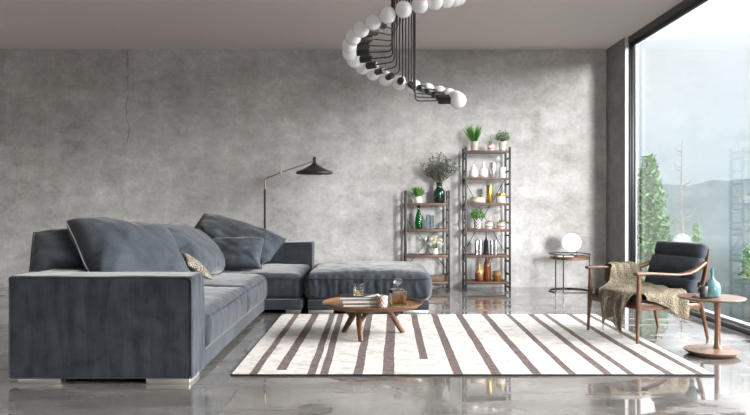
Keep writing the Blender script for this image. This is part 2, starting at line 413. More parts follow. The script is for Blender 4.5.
# ------------------------------------------------------------------ the place, metres; camera stands at the origin, looks along +Y
XR, YB, ZC = 3.19, 10.10, 3.29           # window side, far wall, ceiling
XL, YN = -6.2, -3.0                      # unseen left wall and the wall behind the camera
PIER = 9.33
M_wall = concrete_wall('weathered concrete', 0, 2.2); M_pier = concrete_wall('shade-darkened concrete', 11.0, .72)  # pier copy of the concrete, its colour lowered to carry its shade
M_floor = floor_mat()
M_ceil = simple('matt taupe plaster', (.86, .785, .755), .9, spec=.1); M_plain = simple('white plaster', (.84, .82, .81), .9, spec=.1)
M_blk = simple('black powder coated metal', (.018, .019, .021), .45, 0, .5)
M_dkfr = simple('anthracite window metal', (.035, .038, .042), .35, .6)
M_alu = simple('pale aluminium', (.62, .64, .66), .35, .3)
M_wht = simple('white gloss', (.82, .82, .81), .28); M_pipe = simple('pale piping', (.42, .44, .47), .7)
M_dpipe = simple('dark blue piping', (.022, .026, .034), .7)

structure('floor', mb().box(XL, XR+.12, YN, YB, -.2, 0), M_floor)
structure('wall_back', mb().box(XL-.2, XR+.09, YB, YB+.25, -.2, ZC+.2), M_wall)
structure('wall_left', mb().box(XL-.2, XL, YN, YB, -.2, ZC+.2), M_plain)
structure('wall_front', mb().box(XL-.2, XR+.09, YN-.2, YN, -.2, ZC+.2), M_plain)
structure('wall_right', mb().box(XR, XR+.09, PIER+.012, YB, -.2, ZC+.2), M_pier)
structure('ceiling', mb().box(XL-.2, XR+.16, YN-.2, YB, ZC, ZC+.25), M_ceil)
# window wall: one run of full-height glazing
win = tag(thing('window_1', 'full height black framed window wall on the right', None), kind='structure')
XF = XR+.045
mb().box(XR-.001, XF, PIER, PIER+.012, 0, ZC-.001).build('window_jamb', M_wht, win)
f = mb(); f.box(XF, XF+.07, PIER-.03, PIER+.012, .0, ZC-.05, .003); f.box(XF+.025, XF+.06, PIER-.05, PIER-.03, .05, ZC-.08, .003)
f.box(XF-.005, XF+.10, YN, PIER+.01, ZC-.085, ZC, .004); f.box(XF+.03, XF+.06, YN, PIER-.03, ZC-.125, ZC-.085, .003)
f.box(XF, XF+.05, YN, PIER-.03, .0, .055, .004)
f.build('window_frame', M_dkfr, win)
f = mb(); f.box(XF-.022, XF-.010, YN, PIER, .0, .012); f.box(XF+.05, XF+.12, YN, PIER-.03, .035, .080, .004); f.box(XF+.062, XF+.070, YN, PIER-.05, ZC-.12, ZC-.1)
f.box(XF+.062, XF+.072, PIER-.085, PIER-.05, .05, ZC-.08)
f.build('window_track', M_alu, win)
mb().box(XF+.075, XF+.085, YN, PIER-.03, .08, ZC-.09).build('glass_pane', pane_mat(), win)

# ------------------------------------------------------------------ rug
RUG = (-.968, 2.268, 4.88, 7.54)
STRIPES = [(-.846, -.791, -.848, -.798, 0), (-.654, -.587, -.690, -.618, .12), (-.476, -.419, -.462, -.406, 0), (-.39, -.333, -.375, -.319, 0),
 (-.095, -.032, -.151, -.09, 0), (.117, .197, .040, .121, 0), (.357, .42, .312, .373, .47), (.564, .635, .521, .58, 0), (.821, .893, .776, .836, 0),
 (1.088, 1.151, 1.046, 1.108, 0), (1.337, 1.388, 1.289, 1.339, 0), (1.566, 1.629, 1.527, 1.582, 0), (1.724, 1.767, 1.683, 1.734, 0),
 (1.967, 2.019, 1.928, 1.993, 0), (2.16, 2.21, 2.135, 2.195, 0)]
RW, RD = RUG[1]-RUG[0], RUG[3]-RUG[2]
def rounded_rect(x0, x1, y0, y1, r, n=8):
    out = []
    for cx, cy, a0 in ((x1-r, y1-r, 0), (x0+r, y1-r, 90), (x0+r, y0+r, 180), (x1-r, y0+r, 270)):
        for i in range(n+1):
            a = R(a0+90*i/n); out.append((cx+r*math.cos(a), cy+r*math.sin(a)))
    return out
def prism(outline, z0, z1):
    n = len(outline); m = MB()
    return m.add([(x, y, z0) for x, y in outline]+[(x, y, z1) for x, y in outline],
                 [tuple(range(n-1, -1, -1)), tuple(range(n, 2*n))]+[(i, (i+1) % n, n+(i+1) % n, n+i) for i in range(n)])
def slab(outline, z0, z1, ch, c=None):
    """prism with chamfered upper edge towards centre"""
    n = len(outline); m = MB()
    if c is None: c = (sum(p[0] for p in outline)/n, sum(p[1] for p in outline)/n)
    def ins(d): return [(x-(x-c[0])/max(1e-6, math.hypot(x-c[0], y-c[1]))*d, y-(y-c[1])/max(1e-6, math.hypot(x-c[0], y-c[1]))*d) for x, y in outline]
    rings = [(ins(ch), z0), (outline, z0+ch), (outline, z1-ch), (ins(ch), z1)]
    vs = [(x, y, z) for r_, z in rings for x, y in r_]; fs = [tuple(range(n-1, -1, -1)), tuple(3*n+i for i in range(n))]
    for k in range(3):
        fs += [(k*n+i, k*n+(i+1) % n, (k+1)*n+(i+1) % n, (k+1)*n+i) for i in range(n)]
    return m.add(vs, fs)
ol = rounded_rect(0, RW, 0, RD, .02)
rug = prism(ol, 0.001, .012).build('rug', rug_mat(), loc=(RUG[0], RUG[2], 0))
tag(rug, 'cream wool rug with thin brown stripes lying on the concrete floor', 'rug')
e = mb().tube([(x, y, .0065) for x, y in rounded_rect(-.004, RW+.004, -.004, RD+.004, .025)]+[(RW+.004, RD+.004-.025, .0065)], .006, 6)
e.build('binding', simple('dark rug binding', (.02, .018, .018), .9), rug)

# ------------------------------------------------------------------ sectional sofa
M_sofa = fabric('slate blue suede', (.0115, .0150, .0200), (.039, .048, .060))
M_base = fabric('slate blue suede base', (.016, .0205, .027), (.040, .049, .061), wr=False)
M_pil = fabric('slate blue cushion suede', (.020, .026, .034), (.056, .068, .084), wr=False)
M_foot = simple('brushed steel', (.60, .58, .55), .35, .85)
sofa = thing('sectional_sofa', 'large slate blue L-shaped fabric sofa with low square arm', 'sofa', (-1.75, 7.0, 0))
SO = (-1.75, 7.0, 0)
def folds(seed, amp=.006, fr=13):
    def f(p, n):
        s = p.x if abs(n.y) > abs(n.x) else p.y
        k = abs(n.x)+abs(n.y)
        d = amp*(N(s*fr+.8*N(s*2, p.z*3, seed), p.z*2.0+seed, seed)+.4*N(s*fr*2.2, p.z*5, seed))*k + .004*N(p.x*4, p.y*4, p.z*4+seed)
        return p+n*d
    return f
def sp(name, m, mat=None): return m.build(name, mat or M_sofa, sofa, off=SO, angle=60)
sp('armrest', soft_box(-2.348, -1.168, 4.65, 4.965, .03, .69, .022, .022, folds(3.1, .0085, 14)))
def rect_pipe(x0, x1, y, z0, z1, r=.0045, cr=.03):
    pts = [(x, y, z) for x, z in rounded_rect(x0, x1, z0, z1, cr, 4)]; return MB().tube(pts+[pts[0]], r, 6, cap=False)
ap = rect_pipe(-2.338, -1.178, 4.650, .04, .68); sp('arm_piping', ap, M_dpipe)
sp('backrest', soft_box(-2.348, -2.04, 4.97, 9.2, .035, .685, .03, .05, folds(7.7, .004)))
sp('backrest', soft_box(-2.03, -.775, 8.90, 9.2, .035, .685, .03, .03, folds(9.2, .004)))
bp = MB(); pts = [(x, 8.902, z) for x, z in rounded_rect(-2.02, -.785, .05, .675, .03, 4)]; bp.tube(pts+[pts[0]], .0045, 6, cap=False); sp('back_piping', bp, M_dpipe)
sp('base', soft_box(-2.04, -1.165, 4.97, 7.63, .04, .15, .012, .08), M_base)
sp('base', soft_box(-2.04, -.775, 7.635, 8.9, .04, .15, .012, .08), M_base)
def seat(x0, x1, y0, y1, seed, z0=.145, z1=.412, crown=.035):
    sp('seat_cushion', soft_box(x0, x1, y0, y1, z0, z1, .05, .024, upholstery(x0, x1, y0, y1, z0, z1, crown, .011, .022, seed, 15)))
seat(-2.04, -1.155, 4.985, 6.483, 1.3); seat(-2.04, -1.155, 6.517, 7.63, 5.1); seat(-2.04, -.795, 7.665, 8.9, 8.4, crown=.03)
sm = MB()
for (x, y0, y1) in ((-1.149, 5.01, 6.465), (-1.149, 6.53, 7.6)): sm.tube([(x+.012*math.sin(PI*i/24), y0+(y1-y0)*i/24, .373) for i in range(25)], .0045, 6)
sm.tube([(-1.14+.345*i/12, 7.632-.009*math.sin(PI*i/12), .373) for i in range(13)], .0045, 6)
sp('seat_piping', sm, M_dpipe)
for x0, x1, y0, y1 in ((-2.29, -2.02, 4.66, 4.92), (-1.47, -1.19, 4.66, 4.92), (-.95, -.80, 7.68, 7.83)):
    sp('foot', mb().box(x0, x1, y0, y1, 0, .037, .003), M_foot)

ott = thing('ottoman', 'wide slate blue tufted ottoman beside the sofa corner', 'ottoman', (-.095, 8.2, 0)); OO = (-.095, 8.2, 0)
ox0, ox1, oy0, oy1 = -.728, .565, 7.62, 8.86
def op(name, m, mat=None): return m.build(name, mat or M_sofa, ott, off=OO, angle=60)
op('base', soft_box(ox0+.01, ox1-.01, oy0+.01, oy1-.01, .04, .145, .012, .08), M_base)
def ott_disp(p, n):
    q = upholstery(ox0, ox1, oy0, oy1, .14, .44, .055, .017, .022, 2.9, 19, wr=.012)(p, n)
    return q
op('cushion', soft_box(ox0, ox1, oy0, oy1, .14, .43, .06, .017, ott_disp))
z_s = .372; pts = [(x, y, z_s) for x, y in rounded_rect(ox0-.018, ox1+.018, oy0-.02, oy1+.018, .06, 6)]
op('piping', MB().tube(pts+[pts[0]], .006, 6, cap=False), M_dpipe)
for x0, x1, y0, y1 in ((ox0+.02, ox0+.28, oy0+.02, oy0+.2), (ox1-.28, ox1-.02, oy0+.02, oy0+.2), (ox0+.02, ox0+.28, oy1-.2, oy1-.02), (ox1-.28, ox1-.02, oy1-.2, oy1-.02)):
    op('foot', mb().box(x0, x1, y0, y1, 0, .038, .003), M_foot)

# ------------------------------------------------------------------ loose cushions
def load_cloth(key): return PIL[key][2]
M_pipeL = M_pipe
def crease(P, fs, idx, n, m, seed):
    """soft creases running in from the corners and seams"""
    V = [Vector(p) for p in P]; nr = [Vector() for _ in V]
    for f in fs:
        q = (V[f[2]]-V[f[0]]).cross(V[f[3]]-V[f[1]])
        for i in f: nr[i] += q
    out = list(V)
    for (s, i, j), k in idx.items():
        if i in (0, n) or j in (0, m): continue
        u, v = 2*i/n-1, 2*j/m-1; h = 0
        for cu in (-1, 1):
            for cv in (-1, 1):
                du, dv = u-cu, v-cv; r_ = math.hypot(du, dv); th = math.atan2(dv, du)
                h += math.exp(-(r_/.75)**2)*N(th*4.5+seed, cu*3+cv+s, seed*.37+r_*.4)
        h += .55*N(u*2.2+.8*N(u*2, v*2, seed), v*2.6, seed+s*5)+.35*N(u*5, v*4, seed+s*9)
        edge = min(1, 4*min(1-abs(u), 1-abs(v)))
        out[k] = V[k]+nr[k].normalized()*.021*h*edge*min(1, n/30)
    return [tuple(q) for q in out]
def cushion(key, name, label, group=None, mat=None, pipe=None, cat='cushion', sub=2):
    n, m = PIL[key][0], PIL[key][1]; P = load_cloth(key)
    idx = {}; k = 0; fs = []
    for s in (1, -1):
        for j in range(m+1):
            for i in range(n+1):
                edge = i in (0, n) or j in (0, m)
                if edge and s < 0: idx[(s, i, j)] = idx[(1, i, j)]; continue
                idx[(s, i, j)] = k; k += 1
    for s in (1, -1):
        for j in range(m):
            for i in range(n):
                q = [idx[(s, i, j)], idx[(s, i+1, j)], idx[(s, i+1, j+1)], idx[(s, i, j+1)]]; fs.append(q if s > 0 else q[::-1])
    P = crease(P, fs, idx, n, m, len(key)+ord(key))
    c = [sum(p[a] for p in P)/len(P) for a in range(3)]; c[2] = min(p[2] for p in P)
    o = MB().add(P, fs).build(name, mat or M_pil, off=c, angle=180); o.location = c
    tag(o, label, cat, group)
    ss = o.modifiers.new('smooth', 'SUBSURF'); ss.levels = sub; ss.render_levels = sub
    ring = [P[idx[(1, i, 0)]] for i in range(n)]+[P[idx[(1, n, j)]] for j in range(m)]+[P[idx[(1, i, m)]] for i in range(n, 0, -1)]+[P[idx[(1, 0, j)]] for j in range(m, -1, -1)]
    if pipe: MB().tube(ring, .0045, 6).build('piping', pipe, o, off=c)
    return o
cushion('A', 'sofa_cushion', 'dark blue slumped cushion sticking out over the sofa back beyond the armrest', 'loose cushions on the sofa', pipe=M_pil)
cushion('B', 'sofa_cushion', 'big slate blue cushion with pale piping right behind the low armrest', 'loose cushions on the sofa', pipe=M_pipe)
cushion('C', 'sofa_cushion', 'long slate blue back cushion halfway along the left side of the sofa', 'loose cushions on the sofa', pipe=M_pil)
cushion('D', 'sofa_cushion', 'tall slate blue cushion with raised pointed corner in the sofa corner', 'loose cushions on the sofa', pipe=M_dpipe)
cushion('E', 'sofa_cushion', 'smaller square slate blue cushion in front of the corner cushion', 'loose cushions on the sofa', pipe=M_dpipe)
cushion('F', 'patterned_cushion', 'small beige and dark woven patterned cushion tucked between the large back cushions', None, mat=knit('beige woven check', (.012, .011, .010), (.27, .24, .20), 70, .95), cat='cushion')

# ------------------------------------------------------------------ floor lamp
M_brass = simple('aged brass', (.42, .33, .22), .35, .9)
lp = thing('floor_lamp', 'black floor lamp with brass arm and wide dish shade behind the sofa', 'floor lamp', (-1.463, 9.60, 0)); L0 = (-1.463, 9.6, 0)
def zy(py, Y): return 1.15-(py-204)*Y/729.17
def xx(px, Y): return (px-376)*Y/729.17
slab([(math.cos(2*PI*i/32)*.14, math.sin(2*PI*i/32)*.14) for i in range(32)], 0, .02, .004).build('base', M_blk, lp)
mb().tube([(0, 0, .02), (0, 0, zy(189, 9.6))], .0145, 12).build('pole', M_blk, lp)
zt = zy(178.5, 9.6)
b_ = mb().tube([(0, 0, zy(189.5, 9.6)), (0, 0, zt-.03), (.006, 0, zt-.008), (.03, 0, zt+.006), (xx(281, 9.6)+1.463, 0, zy(172.3, 9.6))], .0105, 10)
b_.build('lower_arm', M_brass, lp)
mb().tube([(xx(281, 9.6)+1.463-.012, 0, zy(172.6, 9.6)), (xx(313.5, 9.6)+1.463, 0, zy(161.2, 9.6))], .0085, 10).build('upper_arm', M_brass, lp)
jx = xx(281, 9.6)+1.463
mb().tube([(jx, 0, zy(175.2, 9.6)), (jx, 0, zy(169.6, 9.6))], .013, 12).build('joint', M_alu, lp)
sx_, sz = xx(314.4, 9.6)+1.463, zy(173.4, 9.6)
mb().lathe([(0, .228), (.020, .226), (.022, .222), (.022, .15), (.035, .135), (.06, .115), (.16, .062), (.235, .035), (.241, .028), (.241, .006), (.235, .0), (.229, .004), (.229, .022), (.15, .045), (.05, .1), (.0, .1)], (sx_, 0, sz-.01), 40).build('lamp_shade', M_blk, lp)
mb().lathe([(0, .02), (.215, .022), (.215, .026), (0, .03)], (sx_, 0, sz-.01), 32).build('diffuser', simple('frosted diffuser', (.5, .5, .48), .6), lp)
mb().tube([(0, 0, .05), (.05, .12, .008), (.09, .3, .008), (.02, .46, .008)], .004, 6).build('cord', M_blk, lp)

# ------------------------------------------------------------------ etageres
M_shelf = wood('walnut shelf board', '5e3e2a', '382317', .5, 0, 1.0, '7a583c')
HS = [1.163, .817, .473, .120]
def etagere(name, label, x0, x1, levels, top, cross, rungs_from, group):
    y0, y1 = 9.655, 9.975
    t = thing(name, label, 'shelf', ((x0+x1)/2, (y0+y1)/2, 0), 0, group); O = ((x0+x1)/2, (y0+y1)/2, 0)
    for x in (x0, x1):
        for y in (y0, y1):
            mb().box(x-.0135, x+.0135, y-.0135, y+.0135, 0, top, .002).build('post', M_blk, t, off=O)
    for x in (x0, x1):
        z = rungs_from
        while z < top-.02:
            mb().box(x-.012, x+.012, y0+.013, y1-.013, z-.010, z+.010, .001).build('rung', M_blk, t, off=O); z += .172
    for z in levels:
        mb().box(x0+.012, x1-.012, y0-.012, y1+.012, z-.026, z, .003).build('shelf_board', M_shelf, t, off=O)
        mb().box(x0-.010, x1+.010, y0-.005, y0+.008, z-.034, z-.026).build('shelf_rail', M_blk, t, off=O)
    za, zb = cross
    mb().tube([(x0, y1+.008, za), (x1, y1+.008, zb)], .0055, 6).build('cross_brace', M_blk, t, off=O)
    mb().tube([(x0, y1+.016, zb), (x1, y1+.016, za)], .0055, 6).build('cross_brace', M_blk, t, off=O)
    return t
etagere('tall_shelf', 'tall six-tier open shelf of walnut boards and black metal posts', 1.19, 1.772, [1.86, 1.50]+HS, 1.905, (1.50, .47), .04, 'open metal and wood shelves by the wall')
etagere('low_shelf', 'shorter four-tier open shelf of walnut boards beside the taller one', .395, .968, HS, 1.33, (.97, .26), .04, 'open metal and wood shelves by the wall')
YS = 9.79
def sx(px, Y=YS): return (px-376)*Y/729.17
K = YS/729.17
def pot(name, label, mat, px, z, prof, cat=None, group=None, n=28, dy=0, sq=0):
    """prof given in photo-pixel units, scaled by distance"""
    o = mb().lathe([(r*K, h*K) for r, h in prof], (0, 0, 0), n).build(name, mat, angle=50, loc=(sx(px), YS+dy, z+.0008))
    return tag(o, label, cat or name.split('_')[-1], group)
M_cer = simple('white ceramic', (.78, .78, .77), .3); M_silver = simple('silver glaze', (.62, .62, .62), .28, .75)
M_gold = simple('brushed gold', (.50, .36, .10), .3, .9)
M_leaf = simple('fresh green leaf', (.07, .22, .03), .55); M_leaf2 = simple('bright green leaf', (.12, .33, .05), .55)
M_suc = simple('pale green succulent', (.16, .34, .14), .6); M_olive = simple('grey green olive leaf', (.15, .175, .14), .75); M_stem = simple('brown twig', (.09, .065, .045), .8)
M_soil = simple('dark soil', (.03, .022, .016), .95)
def potted(name, label, pmat, px, z, prof, leafb, leafm, soil_r, soil_h, stem=None, group=None, cat='plant'):
    t = thing(name, label, cat, (sx(px), YS, z+.0008), 0, group)
    mb().lathe([(r*K, h*K) for r, h in prof], (0, 0, 0), 28).build('pot', pmat, t, angle=50)
    mb().lathe([(0, soil_h*K-.004), (soil_r*K, soil_h*K-.004), (soil_r*K, soil_h*K), (0, soil_h*K+.003)]).build('soil', M_soil, t)
    if stem: stem.build('stem', M_stem, t)
    leafb.build('leaves', leafm, t, angle=80); return t
def cup_prof(rb, rt, h, th=.45): return [(0, 0), (rb*.93, 0), (rb, .15), (rt, h), (rt-.15, h+.12), (rt-th, h), (rb-th*.9, th), (0, th)]
rnd = random.Random(4)
def grass(n, rad, h, spread, w, seed, base=0):
    r = random.Random(seed); m = MB()
    for _ in range(n):
        a = r.uniform(0, 2*PI); q = rad*r.random()**.5; hh = h*r.uniform(.45, 1)
        lean = r.uniform(.02, spread)*q/rad+.03
        m.leaf((q*math.cos(a), q*math.sin(a), base), (math.cos(a)*lean, math.sin(a)*lean, 1), hh, w*r.uniform(.7, 1.2), r.uniform(0, .12), up=(math.sin(a), -math.cos(a), 0.01), segs=5)
    return m
def bush(n, rad, h, seed, base, L=.03, W=.012, squash=.8):
    r = random.Random(seed); m = MB(); st = MB()
    for i in range(n):
        a = r.uniform(0, 2*PI); q = rad*r.random()**.45; z = base+h*r.uniform(.12, 1)*(1-.5*(q/rad)**2)
        p = (q*math.cos(a), q*math.sin(a), z)
        m.leaf(p, (math.cos(a)*r.uniform(.2, 1), math.sin(a)*r.uniform(.2, 1), r.uniform(-.1, 1)), L*r.uniform(.7, 1.3), W*r.uniform(.7, 1.3), .25, up=(r.uniform(-.5, .5), r.uniform(-.5, .5), 1))
        if i % 7 == 0: st.tube([(0, 0, base-.01), (p[0]*.4, p[1]*.4, base+(z-base)*.5), p], .0012, 4)
    return m, st
M_zig = patterned('white pot with red and black bands', (.75, .73, .68), (.20, .05, .03), 75, .4, 'bands')
M_zig2 = patterned('black and white zigzag glaze', (.80, .79, .76), (.04, .035, .035), 42, .4)
M_band = patterned('white ceramic with pink band', (.76, .75, .73), (.55, .30, .27), 22, .4, 'bands')
# --- top tier
T1 = 1.86
potted('potted_grass', 'tall spiky green grass in a banded red and white pot on the tallest shelf top', M_zig, 474.3, T1, cup_prof(3.3, 3.9, 9.3), grass(210, .036, .29, .62, .009, 1, 8.6*K), M_leaf2, 3.5, 8.8, group='small plants on the shelves')
c_ = mb(); r = random.Random(9)
for q in range(5):
    a = q*1.3; c_.lathe([(0, 0), (.010, .004), (.013, .018), (.011, .034), (0, .042)], (.014*math.cos(a), .014*math.sin(a), 6.4*K+(.008 if q % 2 else 0)), 10)
potted('potted_cactus', 'small round cacti in a white banded bowl between two plants on top shelf', M_band, 491, T1, [(0, 0), (2.6, 0), (3.6, 1.8), (3.7, 4.2), (3.3, 6.8), (2.9, 6.8), (3.2, 4), (0, .5)], c_, M_suc, 3.1, 6.0, group='small plants on the shelves')
bl, bs = bush(420, .085, .165, 12, 9*K, .026, .010)
potted('potted_bush', 'bushy small-leaved green plant in a pale pot at right of the top shelf', simple('pale stone glaze', (.52, .53, .49), .4), 502.4, T1, cup_prof(3.2, 3.7, 9.2), bl, M_leaf, 3.3, 8.7, bs, group='small plants on the shelves')
# --- second tier
T2 = 1.50; gv = 'pale vases on the second tier of the tall shelf'
pot('teardrop_vase', 'squat white teardrop vase with pointed neck, leftmost on the second tier', M_cer, 473.6, T2, [(0, 0), (2.4, 0), (3.9, 1.6), (4.5, 4), (4.2, 6.4), (2.8, 9.4), (1.3, 12), (.75, 13.9), (.55, 13.9), (.9, 11.5), (0, 10)], 'vase', gv)
pot('teardrop_vase', 'taller white teardrop vase with a long thin neck on the second tier', M_cer, 483.6, T2, [(0, 0), (2.4, 0), (4.0, 1.6), (4.6, 4), (4.2, 6.6), (2.6, 10), (1.1, 13), (.65, 17.3), (.45, 17.3), (.7, 13), (0, 10)], 'vase', gv)
pot('barrel_vase', 'silvery grey barrel vase between teardrop vase and white cup', M_silver, 493, T2, [(0, 0), (2.6, 0), (3.3, 2.5), (3.9, 7), (3.8, 11), (3.1, 14.6), (2.9, 15.5), (2.6, 15.4), (3.2, 11), (0, 2)], 'vase', gv)
pot('white_cup', 'plain white straight cup at right end of the second tier', M_cer, 502.3, T2, cup_prof(3.2, 3.7, 10.4), 'cup', gv)
# --- third tier
T3 = HS[0]
bw = two_tone('white bowl with gold rim', (.74, .72, .68), (.52, .38, .12), 4.6*K, .004, .35)
pot('gold_rimmed_bowl', 'low white bowl with gold rim on the third tier', bw, 477.9, T3, [(0, 0), (5, 0), (6.7, 1.2), (7.1, 3), (7.0, 5.6), (6.6, 5.9), (6.3, 5.2), (0, 4.2)], 'bowl')
pot('gold_cylinder_vase', 'tall shiny gold cylinder vase in the middle of the third tier', M_gold, 489.7, T3, [(0, 0), (3.2, 0), (3.4, .3), (3.4, 17.3), (3.2, 17.8), (2.9, 17.5), (2.9, 1), (0, 1)], 'vase')
j = thing('lidded_jar', 'white ceramic jar with flat gold lid beside the gold vase', 'jar', (sx(500.8), YS, T3+.0008))
mb().lathe([(r_*K, h*K) for r_, h in [(0, 0), (4.4, 0), (4.9, .6), (4.9, 6.4), (4.5, 6.9), (0, 6.9)]]).build('jar_body', M_cer, j, angle=50)
mb().lathe([(r_*K, h*K) for r_, h in [(0, 6.95), (5.0, 6.95), (5.1, 7.2), (5.1, 9.4), (4.9, 9.8), (0, 9.9)]]).build('lid', M_gold, j, angle=50)
# --- fourth tier
T4 = HS[1]
bl, bs = bush(170, .075, .155, 22, 9.2*K, .042, .022)
potted('potted_herb', 'leafy bright green plant in black and white patterned pot on the fourth tier', M_zig2, 477.6, T4, cup_prof(3.5, 4.2, 9.6), bl, M_leaf2, 3.7, 9, bs, group='small plants on the shelves')
def succ(seed, base, R0=.034):
    m = MB(); r = random.Random(seed)
    for k in range(34):
        a = k*2.4; t = k/34; q = R0*(1-t)*.8
        m.leaf((q*.5*math.cos(a), q*.5*math.sin(a), base+.012*t), (math.cos(a)*(1-t)+.01, math.sin(a)*(1-t), .35+t*1.4), R0*(.95-.3*t), .014, .1, up=(0, 0, 1))
    return m
potted('potted_succulent', 'low rosette succulent in round pink-banded pot, middle of fourth tier', M_band, 488.8, T4, [(0, 0), (3.0, 0), (4.1, 2), (4.25, 4.5), (3.9, 6.9), (3.5, 6.9), (3.8, 4), (0, .5)], succ(3, 6.2*K), M_suc, 3.6, 6.1, group='small plants on the shelves')
m_ = succ(5, 6.2*K, .036); m_.v += []
for v_ in grass(30, .02, .055, .8, .008, 8, 6*K).v: pass
g_ = grass(30, .02, .055, .8, .008, 8, 6*K); m_.add(g_.v, g_.f)
potted('potted_succulent', 'spiky succulent in white banded pot at right of fourth tier', M_band, 501.2, T4, [(0, 0), (3.4, 0), (4.4, 1.6), (4.6, 4.2), (4.3, 6.6), (3.9, 6.6), (4.2, 4), (0, .5)], m_, M_suc, 4.0, 5.9, group='small plants on the shelves')
# --- fifth tier
T5 = HS[2]; M_rib = simple('ribbed silver glass', (.36, .37, .39), .22, .85)
def ribbed(r_, h, k=26, amp=.06):
    m = MB(); n = k*4; prof = [(0, 0), (r_, 0), (r_, h*.02), (r_, h*.98), (r_*.97, h), (r_*.9, h*.99), (r_*.9, h*.5), (0, h*.5)]
    m.lathe([(a*K, b*K) for a, b in prof], (0, 0, 0), n)
    m.v = [((x*(1+amp*math.cos(k*math.atan2(y, x))) if 0 < z < h*K*.99 else x), (y*(1+amp*math.cos(k*math.atan2(y, x))) if 0 < z < h*K*.99 else y), z) for x, y, z in m.v]; return m
for px, w, lab in ((478.3, 3.1, 'narrow ribbed silver cylinder vase left of the dark spiral vase'), (493.5, 3.3, 'ribbed silver cylinder vase right of the dark spiral vase')):
    tag(ribbed(w, 14.2).build('ribbed_vase', M_rib, loc=(sx(px), YS, T5+.0008)), lab, 'vase', 'silver cylinder vases')
prof = [(0, 0), (2.3, 0)]
for i in range(15):
    t = i/14; prof.append(((2.75-.9*t+(.28 if i % 2 else -.2)), .4+t*13.5))
prof += [(1.0, 15.5), (.6, 18), (.5, 22.6), (.3, 22.6), (0, 18)]
pot('spiral_vase', 'slim dark ringed bottle vase tapering to a thin neck', simple('dark pewter glaze', (.05, .05, .055), .25, .6), 486.1, T5, prof, 'vase')
# --- bottom tier
T6 = HS[3]; M_och = two_tone('ochre over brown glaze', (.22, .085, .03), (.56, .36, .14), 8*K, .03, .22)
t = thing('ochre_jug', 'round ochre and brown glazed bottle jug at left on the bottom tier', 'jug', (sx(479.2), YS, T6+.0008))
mb().lathe([(r_*K, h*K) for r_, h in [(0, 0), (3.4, 0), (4.1, 1), (4.2, 5), (3.8, 8.6), (2.4, 11), (1.2, 12.4), (1.05, 15), (1.45, 16.6), (1.45, 17.3), (1.1, 17.3), (.8, 15), (0, 13)]], n=28).build('jug_body', M_och, t, angle=60)
mb().tube([(1.1*K, 0, 15.6*K), (2.3*K, 0, 15.4*K), (2.9*K, 0, 13.5*K), (2.6*K, 0, 10.6*K)], .006, 8).build('handle', M_och, t)
M_brz = simple('copper brown glaze', (.23, .075, .026), .22, .15)
t = thing('copper_bottle', 'tall copper brown bottle with a small ear handle, tallest on bottom tier', 'bottle', (sx(487.6), YS+.03, T6+.0008))
mb().lathe([(r_*K, h*K) for r_, h in [(0, 0), (3.5, 0), (3.8, .6), (3.8, 15), (3.5, 17.5), (2.5, 19.4), (2.3, 21), (2.7, 23.2), (2.7, 24.3), (2.3, 24.4), (1.9, 22), (0, 21)]], n=28).build('bottle_body', M_brz, t, angle=60)
mb().tube([(2.4*K, 0, 21.8*K), (4.1*K, 0, 22*K), (4.4*K, 0, 20.4*K), (3.5*K, 0, 18.4*K)], .006, 8).build('handle', M_brz, t)
t = thing('brown_pitcher', 'squat golden brown pitcher with handle at right of the bottom tier', 'pitcher', (sx(497.0), YS-.01, T6+.0008))
M_gb = two_tone('golden brown glaze', (.26, .12, .035), (.42, .23, .08), 6*K, .02, .25)
mb().lathe([(r_*K, h*K) for r_, h in [(0, 0), (3.6, 0), (4.0, .8), (4.0, 6.5), (3.6, 9), (3.7, 9.9), (3.3, 9.9), (3.3, 7), (0, 2)]], n=28).build('pitcher_body', M_gb, t, angle=60)
mb().tube([(-3.6*K, 0, 9*K), (-5.0*K, 0, 9*K), (-5.2*K, 0, 6*K), (-3.9*K, 0, 3.4*K)], .006, 8).build('handle', M_gb, t)
# --- low shelf
palm = MB(); r = random.Random(31)
for k in range(46):
    a = r.uniform(0, 2*PI); e_ = r.uniform(.4, 1.5)
    palm.leaf((0, 0, 5.2*K), (math.cos(a), math.sin(a)*.8, e_*1.5), r.uniform(.16, .24), .034, r.uniform(.1, .35), up=(0, 0, 1), segs=6)
potted('potted_palm', 'broad-leaved green plant in a small white pot on the low shelf top', M_cer, 418.2, T3, [(0, 0), (3.0, 0), (3.9, 1.2), (3.7, 4), (3.0, 6.2), (2.6, 6.2), (3.3, 4), (0, .5)], palm, M_leaf2, 2.8, 5.3, group='small plants on the shelves')
M_dgl = simple('very dark green glass', (.006, .022, .018), .08, 0, .7)
ov = pot('dark_bottle_vase', 'dark green glass bottle vase holding olive branches', M_dgl, 439.4, T3, [(0, 0), (5.0, 0), (5.6, .6), (5.7, 10.5), (5.2, 12.6), (3.6, 14.2), (3.0, 15.6), (2.9, 19), (3.4, 19.6), (3.4, 20), (2.9, 20), (2.3, 19), (2.4, 15), (0, 14)], 'vase')
